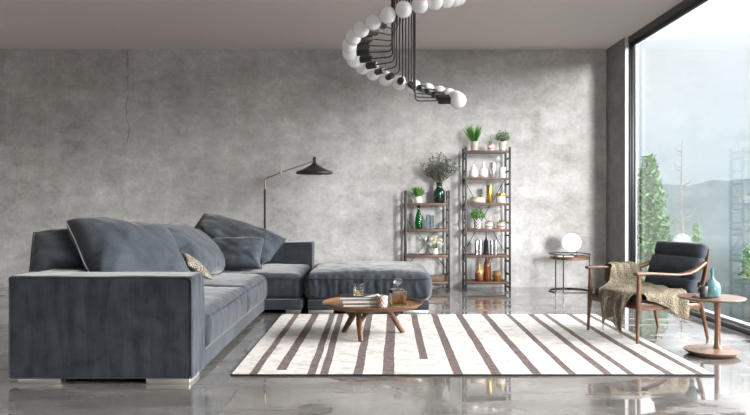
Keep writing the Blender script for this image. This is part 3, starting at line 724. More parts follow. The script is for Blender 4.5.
def branches(seed, n, H, spread, leaves, L, W, r0=.0035):
    r = random.Random(seed); st = MB(); lf = MB()
    for b in range(n):
        a = r.uniform(0, 2*PI); sp_ = spread*r.random()**.55; hh = H*(1-.42*(sp_/spread)**2)*r.uniform(.75, 1)
        end = Vector((math.cos(a)*sp_, math.sin(a)*sp_*.7, hh)); P = []
        for i in range(9):
            t = i/8; P.append(Vector((end.x*t**1.35, end.y*t**1.35, end.z*t))+Vector((N(t*3, b, seed), N(b, t*3, seed), 0))*.03*t)
        st.tube(P, [r0*(1-.75*i/8) for i in range(9)], 5)
        subs = [P]
        for s_ in range(5):
            i = r.randint(3, 7); p0 = P[i]; d = Vector((r.uniform(-1, 1), r.uniform(-.8, .8), r.uniform(.1, 1.1))).normalized()*r.uniform(.05, .13)*H/.4
            Q = [p0, p0+d*.5+Vector((0, 0, .01)), p0+d]; st.tube(Q, .0014, 4); subs.append(Q)
        for Q in subs:
            main = Q is P
            for _ in range(leaves if main else leaves//2):
                t = r.uniform(.42, 1) if main else r.random(); f_ = t*(len(Q)-1); i = min(int(f_), len(Q)-2); p = Q[i].lerp(Q[i+1], f_-i)
                d = Vector((r.uniform(-1, 1), r.uniform(-1, 1), r.uniform(-.5, 1)))
                lf.leaf(p, d, L*r.uniform(.6, 1.2), W*r.uniform(.7, 1.2), .1, up=(r.uniform(-1, 1), r.uniform(-1, 1), 1), segs=3)
    return st, lf
st, lf = branches(17, 30, .47, .30, 30, .030, .010)
ob = thing('olive_branches', 'bunch of grey green olive branches standing in the dark bottle vase', 'branches', (sx(439.4), YS, T3+14.5*K+.02))
st.build('stem', M_stem, ob); lf.build('leaves', M_olive, ob)
pot('green_bottle', 'emerald green glass bottle with a long neck on the low shelf', glass('emerald glass', (.05, .42, .16)), 418.7, T4, [(0, 0), (3.0, 0), (3.7, .8), (3.9, 5), (3.6, 10), (2.4, 15), (1.3, 18.5), (1.15, 23), (1.6, 24.4), (1.6, 25), (.9, 25), (.9, 18.5), (2, 14), (3.3, 9), (3.4, 2), (0, 1)], 'bottle')
M_sg = glass('smoky blue glass', (.62, .72, .78), .03)
def tumbler_prof(r_, h): return [(0, 0), (r_*.92, 0), (r_, h*.05), (r_, h), (r_*.86, h), (r_*.86, h*.12), (0, h*.1)]
pot('slim_glass', 'slim clear white glass candle cup beside the green bottle', glass('milky glass', (.85, .88, .9), .25), 425.9, T4, tumbler_prof(1.7, 8.5), 'glass')
gg = 'smoky blue cylinder glasses'
pot('smoky_glass', 'smoky blue tall cylinder glass, the left of the pair', M_sg, 428.4, T4, tumbler_prof(2.2, 14.2), 'glass', gg, dy=.07)
pot('smoky_glass', 'smoky blue tall cylinder glass, the right of the pair', M_sg, 431.6, T4, tumbler_prof(2.2, 13.4), 'glass', gg, dy=-.03)
for px, h, lab in ((417.4, 18.6, 'thin clear glass candlestick, left on the low shelf third tier'), (425.4, 17.2, 'clear glass candlestick with white cup beside the flowers')):
    cs = thing('candlestick', lab, 'candlestick', (sx(px), YS, T5+.0008), 0, 'glass candlesticks')
    mb().lathe([(r_*K, z_*K) for r_, z_ in [(0, 0), (2.2, 0), (2.2, .4), (.6, .9), (.5, h-3.5), (1.0, h-3), (0, h-3)]], n=20).build('stem', glass('clear candlestick glass' , (.9, .93, .93)), cs)
    mb().lathe([(r_*K, z_*K) for r_, z_ in [(0, h-2.9), (1.0, h-2.9), (1.5, h-2), (1.5, h), (1.2, h), (0, h-1)]], n=20).build('cup', M_cer if px > 420 else glass('clear cup glass', (.9, .93, .93)), cs)
pot('flower_vase', 'small white vase holding pale roses on the low shelf', M_cer, 435.2, T5, [(0, 0), (2.4, 0), (3.0, .8), (3.1, 3), (2.6, 5.8), (2.8, 8.1), (2.4, 8.1), (2.2, 6), (0, 2)], 'vase')
fb = thing('rose_bouquet', 'bunch of creamy white roses with green leaves in the small vase', 'flowers', (sx(435.2), YS, T5+6.4*K))
lfm = MB(); r = random.Random(6)
for k in range(60):
    a = r.uniform(0, 2*PI); lfm.leaf((0, 0, .018), (math.cos(a), math.sin(a), r.uniform(-.1, .8)), r.uniform(.04, .085), .026, .3, segs=4)
lfm.build('leaves', M_leaf, fb)
M_rose = simple('creamy petal', (.80, .78, .62), .7)
for k, (px, py, dy) in enumerate(((430.9, 238.9, 0), (435.6, 236.9, .02), (440.2, 239.7, 0), (433.2, 242.2, -.04), (437.7, 242.6, -.045), (435.3, 239.8, -.02), (430, 243.5, -.02), (441, 243.6, -.01))):
    m = MB(); cx_, cz_ = sx(px)-sx(435.2), 1.15-(py-204)*K-(T5+6.4*K)
    for ring, (rr, nn, tl) in enumerate(((.010, 4, .2), (.019, 6, .5), (.028, 7, .95))):
        for i in range(nn):
            a = 2*PI*i/nn+ring*.5; ca, sa = math.cos(a), math.sin(a); P = []; fs = []
            for u in range(5):
                for v in range(4):
                    ph = a+(u-2)*.33; tt = v/3; q = rr*(.35+.65*math.sin(tt*PI*.55))+tl*.010*tt
                    P.append((cx_+q*math.cos(ph), dy+q*math.sin(ph), cz_-.022+.040*tt*(1-.25*tl)))
            fs = [(u*4+v, (u+1)*4+v, (u+1)*4+v+1, u*4+v+1) for u in range(4) for v in range(3)]; m.add(P, fs)
    m.sphere((cx_, dy, cz_-.006), .012, 10, 6)
    m.tube([(cx_*.2, dy*.2, 0), (cx_, dy, cz_-.02)], .002, 5)
    m.build('rose', M_rose, fb, angle=80)
# crescent wooden bowl
cr = MB(); pts = []; rad_ = []
for i in range(25):
    a = R(200+150*i/24); pts.append((.125*math.cos(a), .0, .122+.115*math.sin(a))); w = .004+.03*math.sin(PI*i/24); rad_.append((w*2.2, .007))
cr.tube(pts, rad_, 10)
tag(cr.build('crescent_bowl', wood('dark bowl wood', '5a3a26', '2e1c12'), loc=(sx(436.5), YS, T6-.0005)), 'curved dark wooden crescent dish on the lowest tier of low shelf', 'dish')

# ------------------------------------------------------------------ round side table with globe lamp
RT = (2.556, 9.62, 0)
M_wood = wood('walnut', '6b452c', '3f2717', .4, 0, 1.0, '8a6040')
t = thing('round_side_table', 'small round walnut side table with black tubular frame by the far wall', 'table', RT)
mb().lathe([(0, .425), (.245, .425), (.252, .43), (.252, .455), (.246, .46), (0, .46)], n=48).build('table_top', M_wood, t, angle=40)
def ring(r_, z, th, n=48, a0=0, a1=360): return MB().tube([(r_*math.cos(R(a0+(a1-a0)*i/n)), r_*math.sin(R(a0+(a1-a0)*i/n)), z) for i in range(n+1)], th, 8)
ring(.268, .492, .0065).build('gallery_ring', M_blk, t)
M_chr = simple('dark chromed steel', (.10, .105, .11), .22, .9)
for a in (214, 238, 322):
    ca, sa = math.cos(R(a)), math.sin(R(a))
    mb().tube([(.268*ca, .268*sa, .492), (.268*ca, .268*sa, .03), (.268*ca, .268*sa, .006)], .0085 if a < 300 else .006, 8).build('leg', M_chr, t)
fb_ = ring(.268, .0075, .0075, 40, -38, 214); fb_.tube([(.268*math.cos(R(238)), .268*math.sin(R(238)), .0075), (.268*math.cos(R(322)), .268*math.sin(R(322)), .0075)], .0065, 8); fb_.build('foot_rail', M_chr, t)
Yg = 9.62; gx, gz = (571.6-376)*Yg/729.17, 1.15-(242.6-204)*Yg/729.17
gl = thing('globe_lamp', 'white glowing globe table lamp on the round side table', 'lamp', (gx, Yg, .461))
m_em, nt, b = new_mat('lit opal globe'); b.inputs['Base Color'].default_value = (.9, .9, .88, 1); b.inputs['Emission Color'].default_value = (1, .97, .92, 1); b.inputs['Emission Strength'].default_value = .75; b.inputs['Roughness'].default_value = .3
mb().sphere((0, 0, gz-.461), .123, 40, 24).build('globe', m_em, gl, angle=180)
mb().lathe([(0, 0), (.055, 0), (.057, .004), (.057, .010), (.04, .013), (.02, .03), (.0, .03)]).build('base', M_blk, gl)
mb().tube([(.075, .02, .0), (.075, .02, 1.15-(233.8-204)*Yg/729.17-.461)], .0045, 8).build('rod', M_blk, gl)
mb().tube([(.0, .0, .006), (.075, .02, .006)], .006, 8).build('foot_bar', M_blk, gl)
bk = thing('magazine', 'open white magazine lying on the far round side table', 'magazine', (RT[0]-.09, 9.56, .461), R(8))
m = mb(); m.box(-.10, .0, -.07, .07, 0, .008, .002); m.box(.003, .105, -.07, .07, 0, .010, .002); m.build('pages', simple('paper white', (.75, .74, .72), .7), bk)

# ------------------------------------------------------------------ coffee table
CT = (-.03, 6.34, 0)
t = thing('coffee_table', 'low round walnut coffee table with forked legs on the rug', 'coffee table', (CT[0], CT[1], .0125))
zt_ = .300-.0125
mb().lathe([(0, zt_-.042), (.36, zt_-.042), (.40, zt_-.036), (.432, zt_-.012), (.440, zt_), (.436, zt_+.003), (.428, zt_), (.412, zt_-.018), (.39, zt_-.022), (0, zt_-.022)], n=72).build('table_top', wood('walnut tray top', '704b30', '452b19', .38, 0, .8, '8c6641'), t, angle=35)
M_leg = wood('walnut leg', '5f3e28', '3a2315', .42, 2, 1.0, '7a5538')
for (fx, fy, bx, by, cx_, cy_) in ((-.126, 6.03, -.150, 6.13, -.062, 6.14), (-.288, 6.47, -.155, 6.39, -.285, 6.42), (.237, 6.45, .088, 6.37, .248, 6.42)):
    m = MB(); foot = Vector((fx-CT[0], fy-CT[1], 0)); ctr = Vector((0, 0, 0)); 
    a = Vector((bx-CT[0], by-CT[1], zt_-.04)); c2 = Vector((cx_-CT[0], cy_-CT[1], zt_-.04)); fork = foot.lerp(a, .58)
    m.tube([foot, foot.lerp(fork, .5), fork, fork.lerp(a, .5), a], [(.019, .019), (.022, .022), (.026, .025), (.023, .022), (.030, .026)], 14, flat=.6)
    m.tube([fork.lerp(foot, .2), fork.lerp(c2, .12), fork.lerp(c2, .5), c2], [(.014, .016), (.020, .020), (.019, .019), (.026, .024)], 14, flat=.6)
    m.build('leg', M_leg, t, angle=60)
ZT = .0125+zt_-.022+.0006; YC = 6.30
def cx(px, Y=YC): return (px-376)*Y/729.17
M_page = simple('book pages', (.74, .72, .68), .8); M_cov = simple('gap-shaded book cover', (.07, .07, .072), .6); M_dcov = simple('charcoal photo cover', (.045, .048, .05), .7, 0, .15)  # lower covers coloured dark to carry the shade between stacked books
def book(label, x, y, z, w, d, h, rz, cov):
    t = thing('book', label, 'book', (x, y, z), R(rz), 'stacked books on the coffee table')
    m = mb(); m.box(-w/2, w/2, -d/2, d/2, 0, .004); m.box(-w/2, w/2, -d/2, d/2, h-.004, h); m.box(-w/2, -w/2+.0025, -d/2, d/2, 0, h); m.build('cover', cov, t, smooth=False)
    mb().box(-w/2+.003, w/2-.004, -d/2+.004, d/2-.004, .0041, h-.0041).build('pages', M_page, t, smooth=False); return t
bx_ = (cx(343)+cx(376))/2
book('white-paged book at the bottom of the coffee table stack', bx_+.004, 6.26, ZT, .285, .21, .026, 2, M_cov)
book('white-paged thicker book in the middle of the coffee table stack', bx_+.014, 6.27, ZT+.0265, .315, .22, .034, -1, M_cov)
tb = book('dark photo covered book on top of the coffee table stack', bx_+.0, 6.28, ZT+.061, .345, .235, .024, 3, M_dcov)
tag(prism([(.03, -.115), (.168, -.115), (.168, .10)], .0243, .0248).build('cover_picture', simple('pale cover picture', (.66, .66, .64), .5), tb, smooth=False), 'pale triangular picture area')
M_clr = glass('clear glass', (.97, .98, .98)); M_whk = glass('amber whisky', (.93, .66, .16), 0, 1.36)
def tumbler(label, x, y, z, r_, h, fill):
    t = thing('whisky_glass', label, 'glass', (x, y, z))
    mb().lathe([(0, 0), (r_*.95, 0), (r_, .004), (r_*1.04, h), (r_*.97, h), (r_*.93, .012), (0, .010)], n=36).build('glass_wall', M_clr, t, angle=50)
    mb().lathe([(0, .0105), (r_*.90, .0125), (r_*.92, fill), (0, fill)], n=36).build('whisky', M_whk, t, angle=50); return t
tumbler('round tumbler of amber whisky standing on the stacked books', cx(358.5), 6.27, ZT+.0862, .045, .098, .042)
# cut glass candle holder
m = mb(); m.lathe([(0, 0), (.040, 0), (.046, .006), (.049, .098), (.045, .100), (.041, .012), (0, .01)], n=40)
tag(m.build('patterned_tumbler', patterned('white glass with dark facets', (.74, .69, .66), (.34, .25, .22), 46, .2), angle=50, loc=(cx(381.7), 6.16, ZT)), 'short patterned white and brown tumbler beside the books', 'glass')
dc = thing('whisky_decanter', 'square glass decanter of amber whisky with glass stopper', 'decanter', (cx(397.6), 6.24, ZT), R(12))
w = .062
m = mb().lathe([(0, 0), (w*1.36, 0), (w*1.414, .006), (w*1.414, .125), (w*1.2, .142), (.036, .150), (.022, .156), (.022, .178), (.030, .182), (.030, .186), (.016, .186), (.016, .152), (.03, .144), (w*1.1, .134), (w*1.30, .122), (w*1.30, .012), (0, .012)], n=4, sq=1)
m.build('decanter_body', M_clr, dc, angle=30)
mb().lathe([(0, .0125), (w*1.285, .0125), (w*1.285, .096), (0, .096)], n=4, sq=1).build('whisky', glass('amber whisky deep', (.93, .64, .13), 0, 1.36), dc, angle=30)
mb().lathe([(0, .170), (.014, .170), (.015, .187), (.030, .192), (.036, .205), (.034, .222), (.022, .232), (0, .233)], n=8).build('stopper', glass('cut stopper glass', (.86, .87, .88)), dc, angle=30)
mb().box(-w-.0008, -w+.001, -.045, .045, .02, .11).build('paper_label', simple('white paper label', (.75, .72, .65), .7), dc, smooth=False)
# ------------------------------------------------------------------ armchair
ACH = (2.04, 6.265, 0); AROT = math.atan2(.31, .95)
M_cw = wood('warm walnut', '5c3c26', '382214', .35, 0, 1.0, '7a5436'); M_cwz = wood('warm walnut legs', '5c3c26', '382214', .35, 2, 1.0, '7a5436')
M_seat = fabric('charcoal blue wool', (.018, .025, .034), (.048, .060, .075), wr=False, sheen=.15)
ch = thing('armchair', 'walnut framed lounge chair with charcoal cushions beside the window', 'armchair', ACH, AROT)
W2 = .335
for s in (1, -1):
    g = .0125 
    mb().tube([(-.02, s*(W2+.006), g), (-.012, s*W2, .2), (-.004, s*W2, .32), (.0, s*W2, .45), (.0, s*W2, .572)], [(.0125, .0125), (.018, .018), (.023, .022), (.019, .018), (.017, .016)], 14).build('front_leg', M_cwz, ch, angle=60)
    mb().tube([(.715, s*.312, 0.001), (.675, s*.308, .18), (.64, s*.305, .32)], [(.012, .012), (.017, .017), (.020, .022)], 14).build('rear_leg', M_cwz, ch, angle=60)
    mb().tube([(.60, s*.30, .27), (.64, s*.30, .36), (.70, s*.296, .56), (.745, s*.29, .765)], [(.014, .022), (.015, .026), (.014, .024), (.011, .013)], 12, flat=.8).build('back_post', M_cwz, ch, angle=60)
    arm = [(-.035, 0, .577), (.0, 0, .580), (.12, 0, .578), (.26, 0, .568), (.38, 0, .561), (.48, 0, .566), (.56, 0, .585), (.63, 0, .615), (.70, 0, .650)]
    wd = [.026, .029, .031, .033, .036, .037, .034, .026, .017]
    mb().tube([(x, s*(W2+.006-.04*max(0, (x-.35)/.35)), z) for x, _, z in arm], [(w_, .0125+.006*(i > 5)) for i, w_ in enumerate(wd)], 14, flat=.7, up=(0, 0, 1)).build('armrest', M_cw, ch, angle=60)
    mb().box(-.0, .655, s*W2-.016, s*W2+.012, .262, .325, .008) if False else mb().tube([(.0, s*W2, .315), (.2, s*(W2-.002), .305), (.45, s*(W2-.016), .292), (.655, s*.307, .288)], [(.012, .030), (.012, .031), (.012, .029), (.012, .024)], 12, flat=.6, up=(0, 0, 1)).build('side_rail', M_cw, ch, angle=60)
mb().tube([(.0, -W2, .312), (.0, W2, .312)], (.012, .030) if False else [(.012, .030), (.012, .030)], 12, flat=.6, up=(0, 0, 1)).build('front_rail', wood('walnut front rail', '5f3c29', '3c2417', .38, 1, 1.0, '7c5138'), ch, angle=60)
mb().tube([(.64, -.30, .29), (.64, .30, .29)], [(.012, .024)]*2, 12, flat=.6, up=(0, 0, 1)).build('rear_rail', M_cw, ch, angle=60)
for z, x in ((.46, .685), (.72, .742)):
    mb().tube([(x, -.292, z), (x, .292, z)], [(.010, .022)]*2, 10, flat=.7, up=(0, 0, 1)).build('back_slat', M_cw, ch, angle=60)
sb = mb()
for i in range(7): sb.tube([(.01+.095*i, -W2+.01, .302), (.01+.095*i, W2-.01, .302)], [(.018, .003)]*2, 6, up=(0, 0, 1))
sb.build('seat_webbing', M_blk, ch)
def dsp(p, n):
    u = p.y/.30; q = p.copy()
    q.z += .018*(1-u**4)*max(0, n.z)+.004*N(p.x*9, p.y*9, 2)*abs(n.z); q += n*.004*N(p.x*14, p.y*14, p.z*14); return q
soft_box(.01, .60, -.305, .305, .325, .395, .03, .03, dsp).build('seat_cushion', M_seat, ch, angle=180)
# back cushion: three padded channels, leaning
def back_cushion():
    hgt = .455; th = .085; wd_ = .60
    def d2(p, n):
        # local: x thickness, y width, z height
        z = p.z; ch_ = 0
        for zs_ in (.13, .325): ch_ += math.exp(-((z-zs_)/.012)**2)
        q = p.copy()
        if abs(n.x) > .15:
            e = (1-(abs(p.y)/(wd_/2))**6)
            puff = .018*abs(math.sin(PI*(z-.13)/.195)) if z > .13 else .018*math.sin(PI*min(1, z/.13))
            q.x += math.copysign(1, n.x)*(puff*e-.020*ch_)*abs(n.x)
            q.x += .004*N(p.y*9, z*14, 3)+.003*N(p.y*22, z*8, 5)
        q.y += n.y*(-.006*ch_)
        # soft curve: cushion rolls forward at its top
        q.x += -.10*max(0, z-.33)**1.2+ .22*(z-.2)**2*(1 if z > .2 else .6)
        return q
    m = soft_box(-th/2, th/2, -wd_/2, wd_/2, 0, hgt, .035, .0125, d2)
    lean = R(21); M = Matrix.Translation((.560, 0, .385))@Matrix.Rotation(lean, 4, 'Y')
    m.v = [tuple(M@Vector(v)) for v in m.v]; return m
back_cushion().build('back_cushion', M_seat, ch, angle=180)

def cloth_obj(key, name, mat, thick, sub=1):
    n, m = PIL[key][0], PIL[key][1]; P = load_cloth(key)
    fs = [(j*(n+1)+i, j*(n+1)+i+1, (j+1)*(n+1)+i+1, (j+1)*(n+1)+i) for j in range(m) for i in range(n)]
    c = [sum(p[a] for p in P)/len(P) for a in range(3)]
    o = MB().add(P, fs).build(name, mat, off=c, angle=180); o.location = c
    s_ = o.modifiers.new('thick', 'SOLIDIFY'); s_.thickness = thick; s_.offset = 1
    ss = o.modifiers.new('smooth', 'SUBSURF'); ss.levels = sub; ss.render_levels = sub
    return o, P, n, m, c
CHM = Matrix.Translation(ACH)@Matrix.Rotation(AROT, 4, 'Z')
def lerp_tab(tab, t):
    if t <= tab[0][0]: return tab[0][1]
    for (a, x), (b, y) in zip(tab, tab[1:]):
        if t <= b: return x+(y-x)*(t-a)/(b-a)
    return tab[-1][1]
def drape_throw():
    """sheet laid over far armrest, down to the seat, over the near rail; two corners hang in front"""
    n, m = 64, 84; G = []
    PATH = [(.394, .44), (.392, .57), (.384, .602), (.345, .606), (.300, .600), (.284, .57), (.268, .48), (.22, .427), (.10, .418), (-.10, .420), (-.28, .414), (-.342, .402), (-.366, .375), (-.372, .20)]
    arc = [0]
    for p, q in zip(PATH, PATH[1:]): arc.append(arc[-1]+math.hypot(p[0]-q[0], p[1]-q[1]))
    cut = lambda y_: lerp_tab([(-1, .02), (-.335, .05), (-.29, .0), (-.25, -.10), (-.23, -.29), (-.19, -.395), (-.13, -.34), (-.05, -.25), (.0, -.27), (.05, -.36), (.09, -.30), (.13, -.12), (.18, .02), (.26, .14), (.30, .19), (1, .21)], y_)
    for j in range(m+1):
        t = j/m*arc[-1]; y = lerp_tab(list(zip(arc, [p[0] for p in PATH])), t); zb = lerp_tab(list(zip(arc, [p[1] for p in PATH])), t)
        x0 = cut(y); x1 = lerp_tab([(-1, .42), (-.3, .47), (.0, .50), (.25, .50), (.33, .47), (1, .47)], y); near = max(0, t-arc[11])
        row = []
        for i in range(n+1):
            b = i/n; x = x0+(x1-x0)*b; yy = y; z = zb
            if near > 0:     # flap over the near rail, longest at its rear corner
                drop = lerp_tab([(0, .01), (.45, .07), (.8, .175), (.93, .19), (1, .15)], b); q = near/(arc[-1]-arc[11])*(drop+.035)
                yy, z = (-.342-.026*min(1, q/.035), .402-.022*min(1, q/.035)-max(0, q-.035)); yy -= .010*math.sin(x*44+1)*min(1, q/.1)
            f1 = .016*math.sin((x*.9+.35*yy)*42+1.5*N(x*4, yy*4, 2)) if y > .24 else 0
            if y > .24: z += max(0, f1)*(.8 if z > .56 else .2); yy += -abs(f1)*.9*(1 if y < .33 else -.6)
            elif near <= 0:
                k = min(1, (.24-y)/.08)*min(1, max(0, (x-.0)/.06)); z += k*(.010+.017*N(x*11+.8*yy*6, yy*7-x*3, 4)+.010*N(x*24, yy*13, 8))
            if x < -.012:    # over the front edge
                d = -.012-x; bend_ = min(d, .045); fall = max(0, d-.030)
                z2 = z-.012*(bend_/.045)-fall; fold = math.sin(yy*48+2.0*N(yy*5, fall*4, 1))
                # hanging cloth gathers towards its two tips
                tip = -.175 if yy < -.03 else .03; w_ = min(1, fall/.36)
                yy = yy+(tip-yy)*.30*w_
                x = -.012-.034*math.sin(min(1, d/.045)*PI/2)-.016*(1+fold)*min(1, fall/.10)
                z = z2
            row.append(Vector((x, yy, z)))
        G.append(row)
    for _ in range(3):
        H = [r_[:] for r_ in G]
        for j in range(1, m):
            for i in range(1, n): G[j][i] = H[j][i]*.5+(H[j-1][i]+H[j+1][i]+H[j][i-1]+H[j][i+1])*.125
    PIL['T'] = (n, m, [tuple(CHM@v) for r_ in G for v in r_])
    return [CHM@G[j][0] for j in range(m+1)], [CHM@G[m][i] for i in range(n+1)]
front_edge, near_edge = drape_throw()
th, P, n_, m_, c = cloth_obj('T', 'knitted_throw', knit('khaki knitted wool', (.095, .08, .055), (.27, .235, .17), 80, .45), .006)
tag(th, 'khaki knitted throw draped over the armchair seat and far armrest', 'throw')
fr = MB(); r = random.Random(2)
for k, p in enumerate(front_edge):
    if k % 2 == 0 and .03 < p.z < .25: fr.tube([p, p+Vector((r.uniform(-.006, .006), -.006, -.016)), p+Vector((r.uniform(-.014, .014), r.uniform(-.012, .004), -.034))], .003, 5)
for k, p in enumerate(near_edge):
    if k % 3 == 0 and k > 30: fr.tube([p, p+Vector((r.uniform(-.004, .004), -.002, -.016)), p+Vector((r.uniform(-.008, .008), r.uniform(-.006, .004), -.036))], .003, 5)
fr.build('fringe', th.data.materials[0], th, off=c)['kind'] = 'stuff'

# ------------------------------------------------------------------ pedestal table in front of the window
PT = (2.566, 5.575, 0)
t = thing('pedestal_table', 'small round walnut pedestal table beside the armchair', 'table', PT)
M_pt = wood('rosy walnut', '6c523f', '4d392b', .36, 0, .8, '886c56')
mb().lathe([(0, 0), (.135, 0), (.165, .006), (.2, .030), (.203, .036), (.200, .039), (.06, .044), (0, .045)], n=56).build('base', M_pt, t, angle=35)
mb().lathe([(0, .420), (.20, .420), (.235, .428), (.243, .436), (.241, .441), (.0, .442)], n=56).build('table_top', M_pt, t, angle=35)
mb().lathe([(.042, .040), (.030, .050), (.0235, .075), (.021, .2), (.0225, .34), (.028, .40), (.036, .421)], (.05, .012, 0), n=24).build('stem', wood('rosy walnut stem', '6c4c38', '4b3224', .3, 2, .8, '85634a'), t, angle=60)
YP = 5.56; ZP = .4424
def px5(px, Y=YP): return (px-376)*Y/729.17
KP = YP/729.17
m_tg, nt, b = new_mat('teal glazed glass'); v = coords(nt)
b.inputs['Base Color'].default_value = (.17, .34, .34, 1); b.inputs['Roughness'].default_value = .08; b.inputs['Transmission Weight'].default_value = .35
o = mb().lathe([(r_*KP, z_*KP) for r_, z_ in [(0, 0), (5.4, 0), (7.2, 2), (8.0, 6), (7.9, 10), (6.4, 14.2), (3.4, 16.6), (1.9, 18.3), (1.55, 20), (1.5, 28.3), (1.75, 28.8), (1.2, 28.8), (1.1, 20), (0, 18)]], n=36).build('teal_bottle_vase', m_tg, angle=60, loc=(px5(712.3), YP, ZP))
tag(o, 'round-bodied teal glass vase with thin neck on the pedestal table', 'vase')
o = mb().lathe([(r_*KP, z_*KP) for r_, z_ in [(0, 0), (3.2, 0), (3.5, .5), (4.1, 10.5), (3.8, 10.8), (3.5, 10.4), (3.1, 1.2), (0, 1)]], n=28).build('dark_cup', simple('dark brown stoneware', (.035, .030, .027), .5), angle=50, loc=(px5(700), 5.50, ZP+.007))
tag(o, 'dark brown stoneware cup beside the teal vase', 'cup')
o = mb().lathe([(0, 0), (.05, 0), (.072, .004), (.074, .007), (.05, .005), (0, .0045)], n=36).build('saucer', simple('black glazed plate', (.02, .022, .022), .25), angle=50, loc=(px5(699), 5.505, ZP))
tag(o, 'flat black saucer under the dark cup', 'saucer')

# ------------------------------------------------------------------ spiral chandelier
AX = (.207, 5.5); 
chn = thing('spiral_chandelier', 'spiral chandelier of white globe bulbs on bent black rods', 'chandelier', (AX[0], AX[1], ZC))
mb().lathe([(0, -.035), (.15, -.035), (.155, -.03), (.155, -.0), (0, 0)], n=48).build('canopy', M_blk, chn)
M_opal, nt, b = new_mat('opal glass bulb'); b.inputs['Base Color'].default_value = (.90, .90, .90, 1); b.inputs['Roughness'].default_value = .16
b.inputs['Subsurface Weight'].default_value = .0; b.inputs['Coat Weight'].default_value = .4
RB, RBULB, STEP = .41, .061, 16.0
n_b = 28
for k in range(n_b):
    a = R(-4+STEP*k); z = 1.925+.0343*k - ZC
    if k == 0: a = R(-7)
    ca, sa = math.cos(a), math.sin(a); rr = .088
    P = [(rr*ca, rr*sa, -.03), (rr*ca, rr*sa, z+.035), ((rr+.004)*ca, (rr+.004)*sa, z+.018), ((rr+.014)*ca, (rr+.014)*sa, z+.006), ((rr+.03)*ca, (rr+.03)*sa, z), ((RB-.15)*ca, (RB-.15)*sa, z)]
    arm = mb().tube(P, .0048, 6).build('arm', M_blk, chn)
    s0, s1 = RB-.15, RB-.052
    mb().tube([(s0*ca, s0*sa, z), ((s0+.012)*ca, (s0+.012)*sa, z), (s1*ca, s1*sa, z)], [.022, .027, .027], 14).build('socket', M_blk, arm, angle=40)
    mb().sphere((RB*ca, RB*sa, z), RBULB, 24, 14).build('bulb', M_opal, arm, angle=180)

# ------------------------------------------------------------------ outdoors
M_ground, nt, b = new_mat('pale wet meadow'); v = coords(nt)
nt.links.new(ramp(nt, noise_n(nt, v, .6, 6, .6), [(.35, (.012, .018, .018)), (.65, (.025, .033, .033))]), b.inputs['Base Color']); b.inputs['Roughness'].default_value = 1; b.inputs['Specular IOR Level'].default_value = 0
m = MB(); nx, ny = 50, 50; vs = []; fs = []
for j in range(ny+1):
    for i in range(nx+1):
        x = XR+.45+ (i/nx)**1.6*150; y = -30+260*j/ny
        d = max(0, x-25); h = -.6 - .0*x + 1.0*min(1, d/60)*(6+10*N(x*.02, y*.02, 4)+4*N(x*.06, y*.06, 9))
        if y > 12: h -= 0
        vs.append((x, y, h-(.4 if i < 2 else 0)))
for j in range(ny):
    for i in range(nx): a = j*(nx+1)+i; fs.append((a, a+1, a+nx+2, a+nx+1))
structure('meadow_ground', m.add(vs, fs), M_ground, angle=180)
M_tl = simple('tree leaf green', (.06, .15, .045), .7); M_bark = simple('grey bark', (.12, .11, .10), .9)
def tree(label, px, Y, zbase, ztop, rad, n, seed, group=None, kind='cone', L=.10, name='columnar_tree'):
    x = (px-376)*Y/729.17; t = thing(name, label, 'tree', (x, Y, zbase), 0, group); H = ztop-zbase; r = random.Random(seed)
    mb().tube([(0, 0, -.1), (.02*H*.2, 0, H*.5), (0, 0, H*.95)], [.045*H/3, .03*H/3, .006], 8).build('trunk', M_bark, t)
    lf = MB(); br = MB()
    for i in range(n//14):
        h = H*(i+1)/(n//14+1); a = i*2.4; 
        prof = rad*(1-(h/H))**.7*(.7+.45*N(h*3.1, seed, 1))+.05
        p0 = Vector((0, 0, h*.97)); d = Vector((math.cos(a), math.sin(a), .75)).normalized(); e_ = p0+d*prof*1.1
        br.tube([p0, e_], .007, 4)
        for q in range(14):
            tt = r.uniform(.25, 1.05); p = p0.lerp(e_, tt)+Vector((r.uniform(-1, 1), r.uniform(-1, 1), r.uniform(-1, 1)))*prof*.32
            lf.leaf(p, (r.uniform(-1, 1), r.uniform(-1, 1), r.uniform(-.6, 1)), L*r.uniform(.6, 1.2), L*.5, .1, up=(r.uniform(-1, 1), r.uniform(-1, 1), 1), segs=3)
    br.build('branches', M_bark, t); lf.build('leaves', M_tl, t); return t
G = 'green trees outside the window'
tree('slim light green tree rising beside the window frame outdoors', 649, 14.5, -1.0, 2.15, .62, 9000, 5, G)
tree('low bushy green tree at the foot of the slim tree outdoors', 656, 13.0, -1.0, 1.05, .55, 6500, 8, G)
tree('small dark pointed conifer seen through the window above the chair', 696, 20, -1.5, .62, .30, 1200, 11, G)
tree('faint slender conifer outside at the right of the picture', 748, 17, -1.5, .15, .32, 1200, 14, G)
def bare(label, px, Y, z0, z1, seed):
    x = (px-376)*Y/729.17; t = thing('bare_tree', label, 'tree', (x, Y, z0), 0, 'bare trees in the fog'); H = z1-z0; r = random.Random(seed)
    m = MB(); m.tube([(0, 0, -.1), (.03, 0, H*.4), (-.02, 0, H*.7), (0, 0, H)], [.05, .036, .022, .006], 8); m.build('trunk', M_bark, t)
    b_ = MB()
    for k in range(26):
        h = H*r.uniform(.25, .93); a = r.uniform(0, 2*PI); l = .42*(1-h/H)+.12
        p0 = Vector((.0, 0, h)); p1 = p0+Vector((math.cos(a)*l*.7, math.sin(a)*l*.7, l*.35)); p2 = p1+Vector((math.cos(a)*l*.25, math.sin(a)*l*.25, l*.4))
        b_.tube([p0, p1, p2], [.011, .007, .003], 4)
    b_.build('branches', M_bark, t)
bare('bare thin trunk with short twigs standing in the fog', 682, 17, -1.5, 2.65, 3)
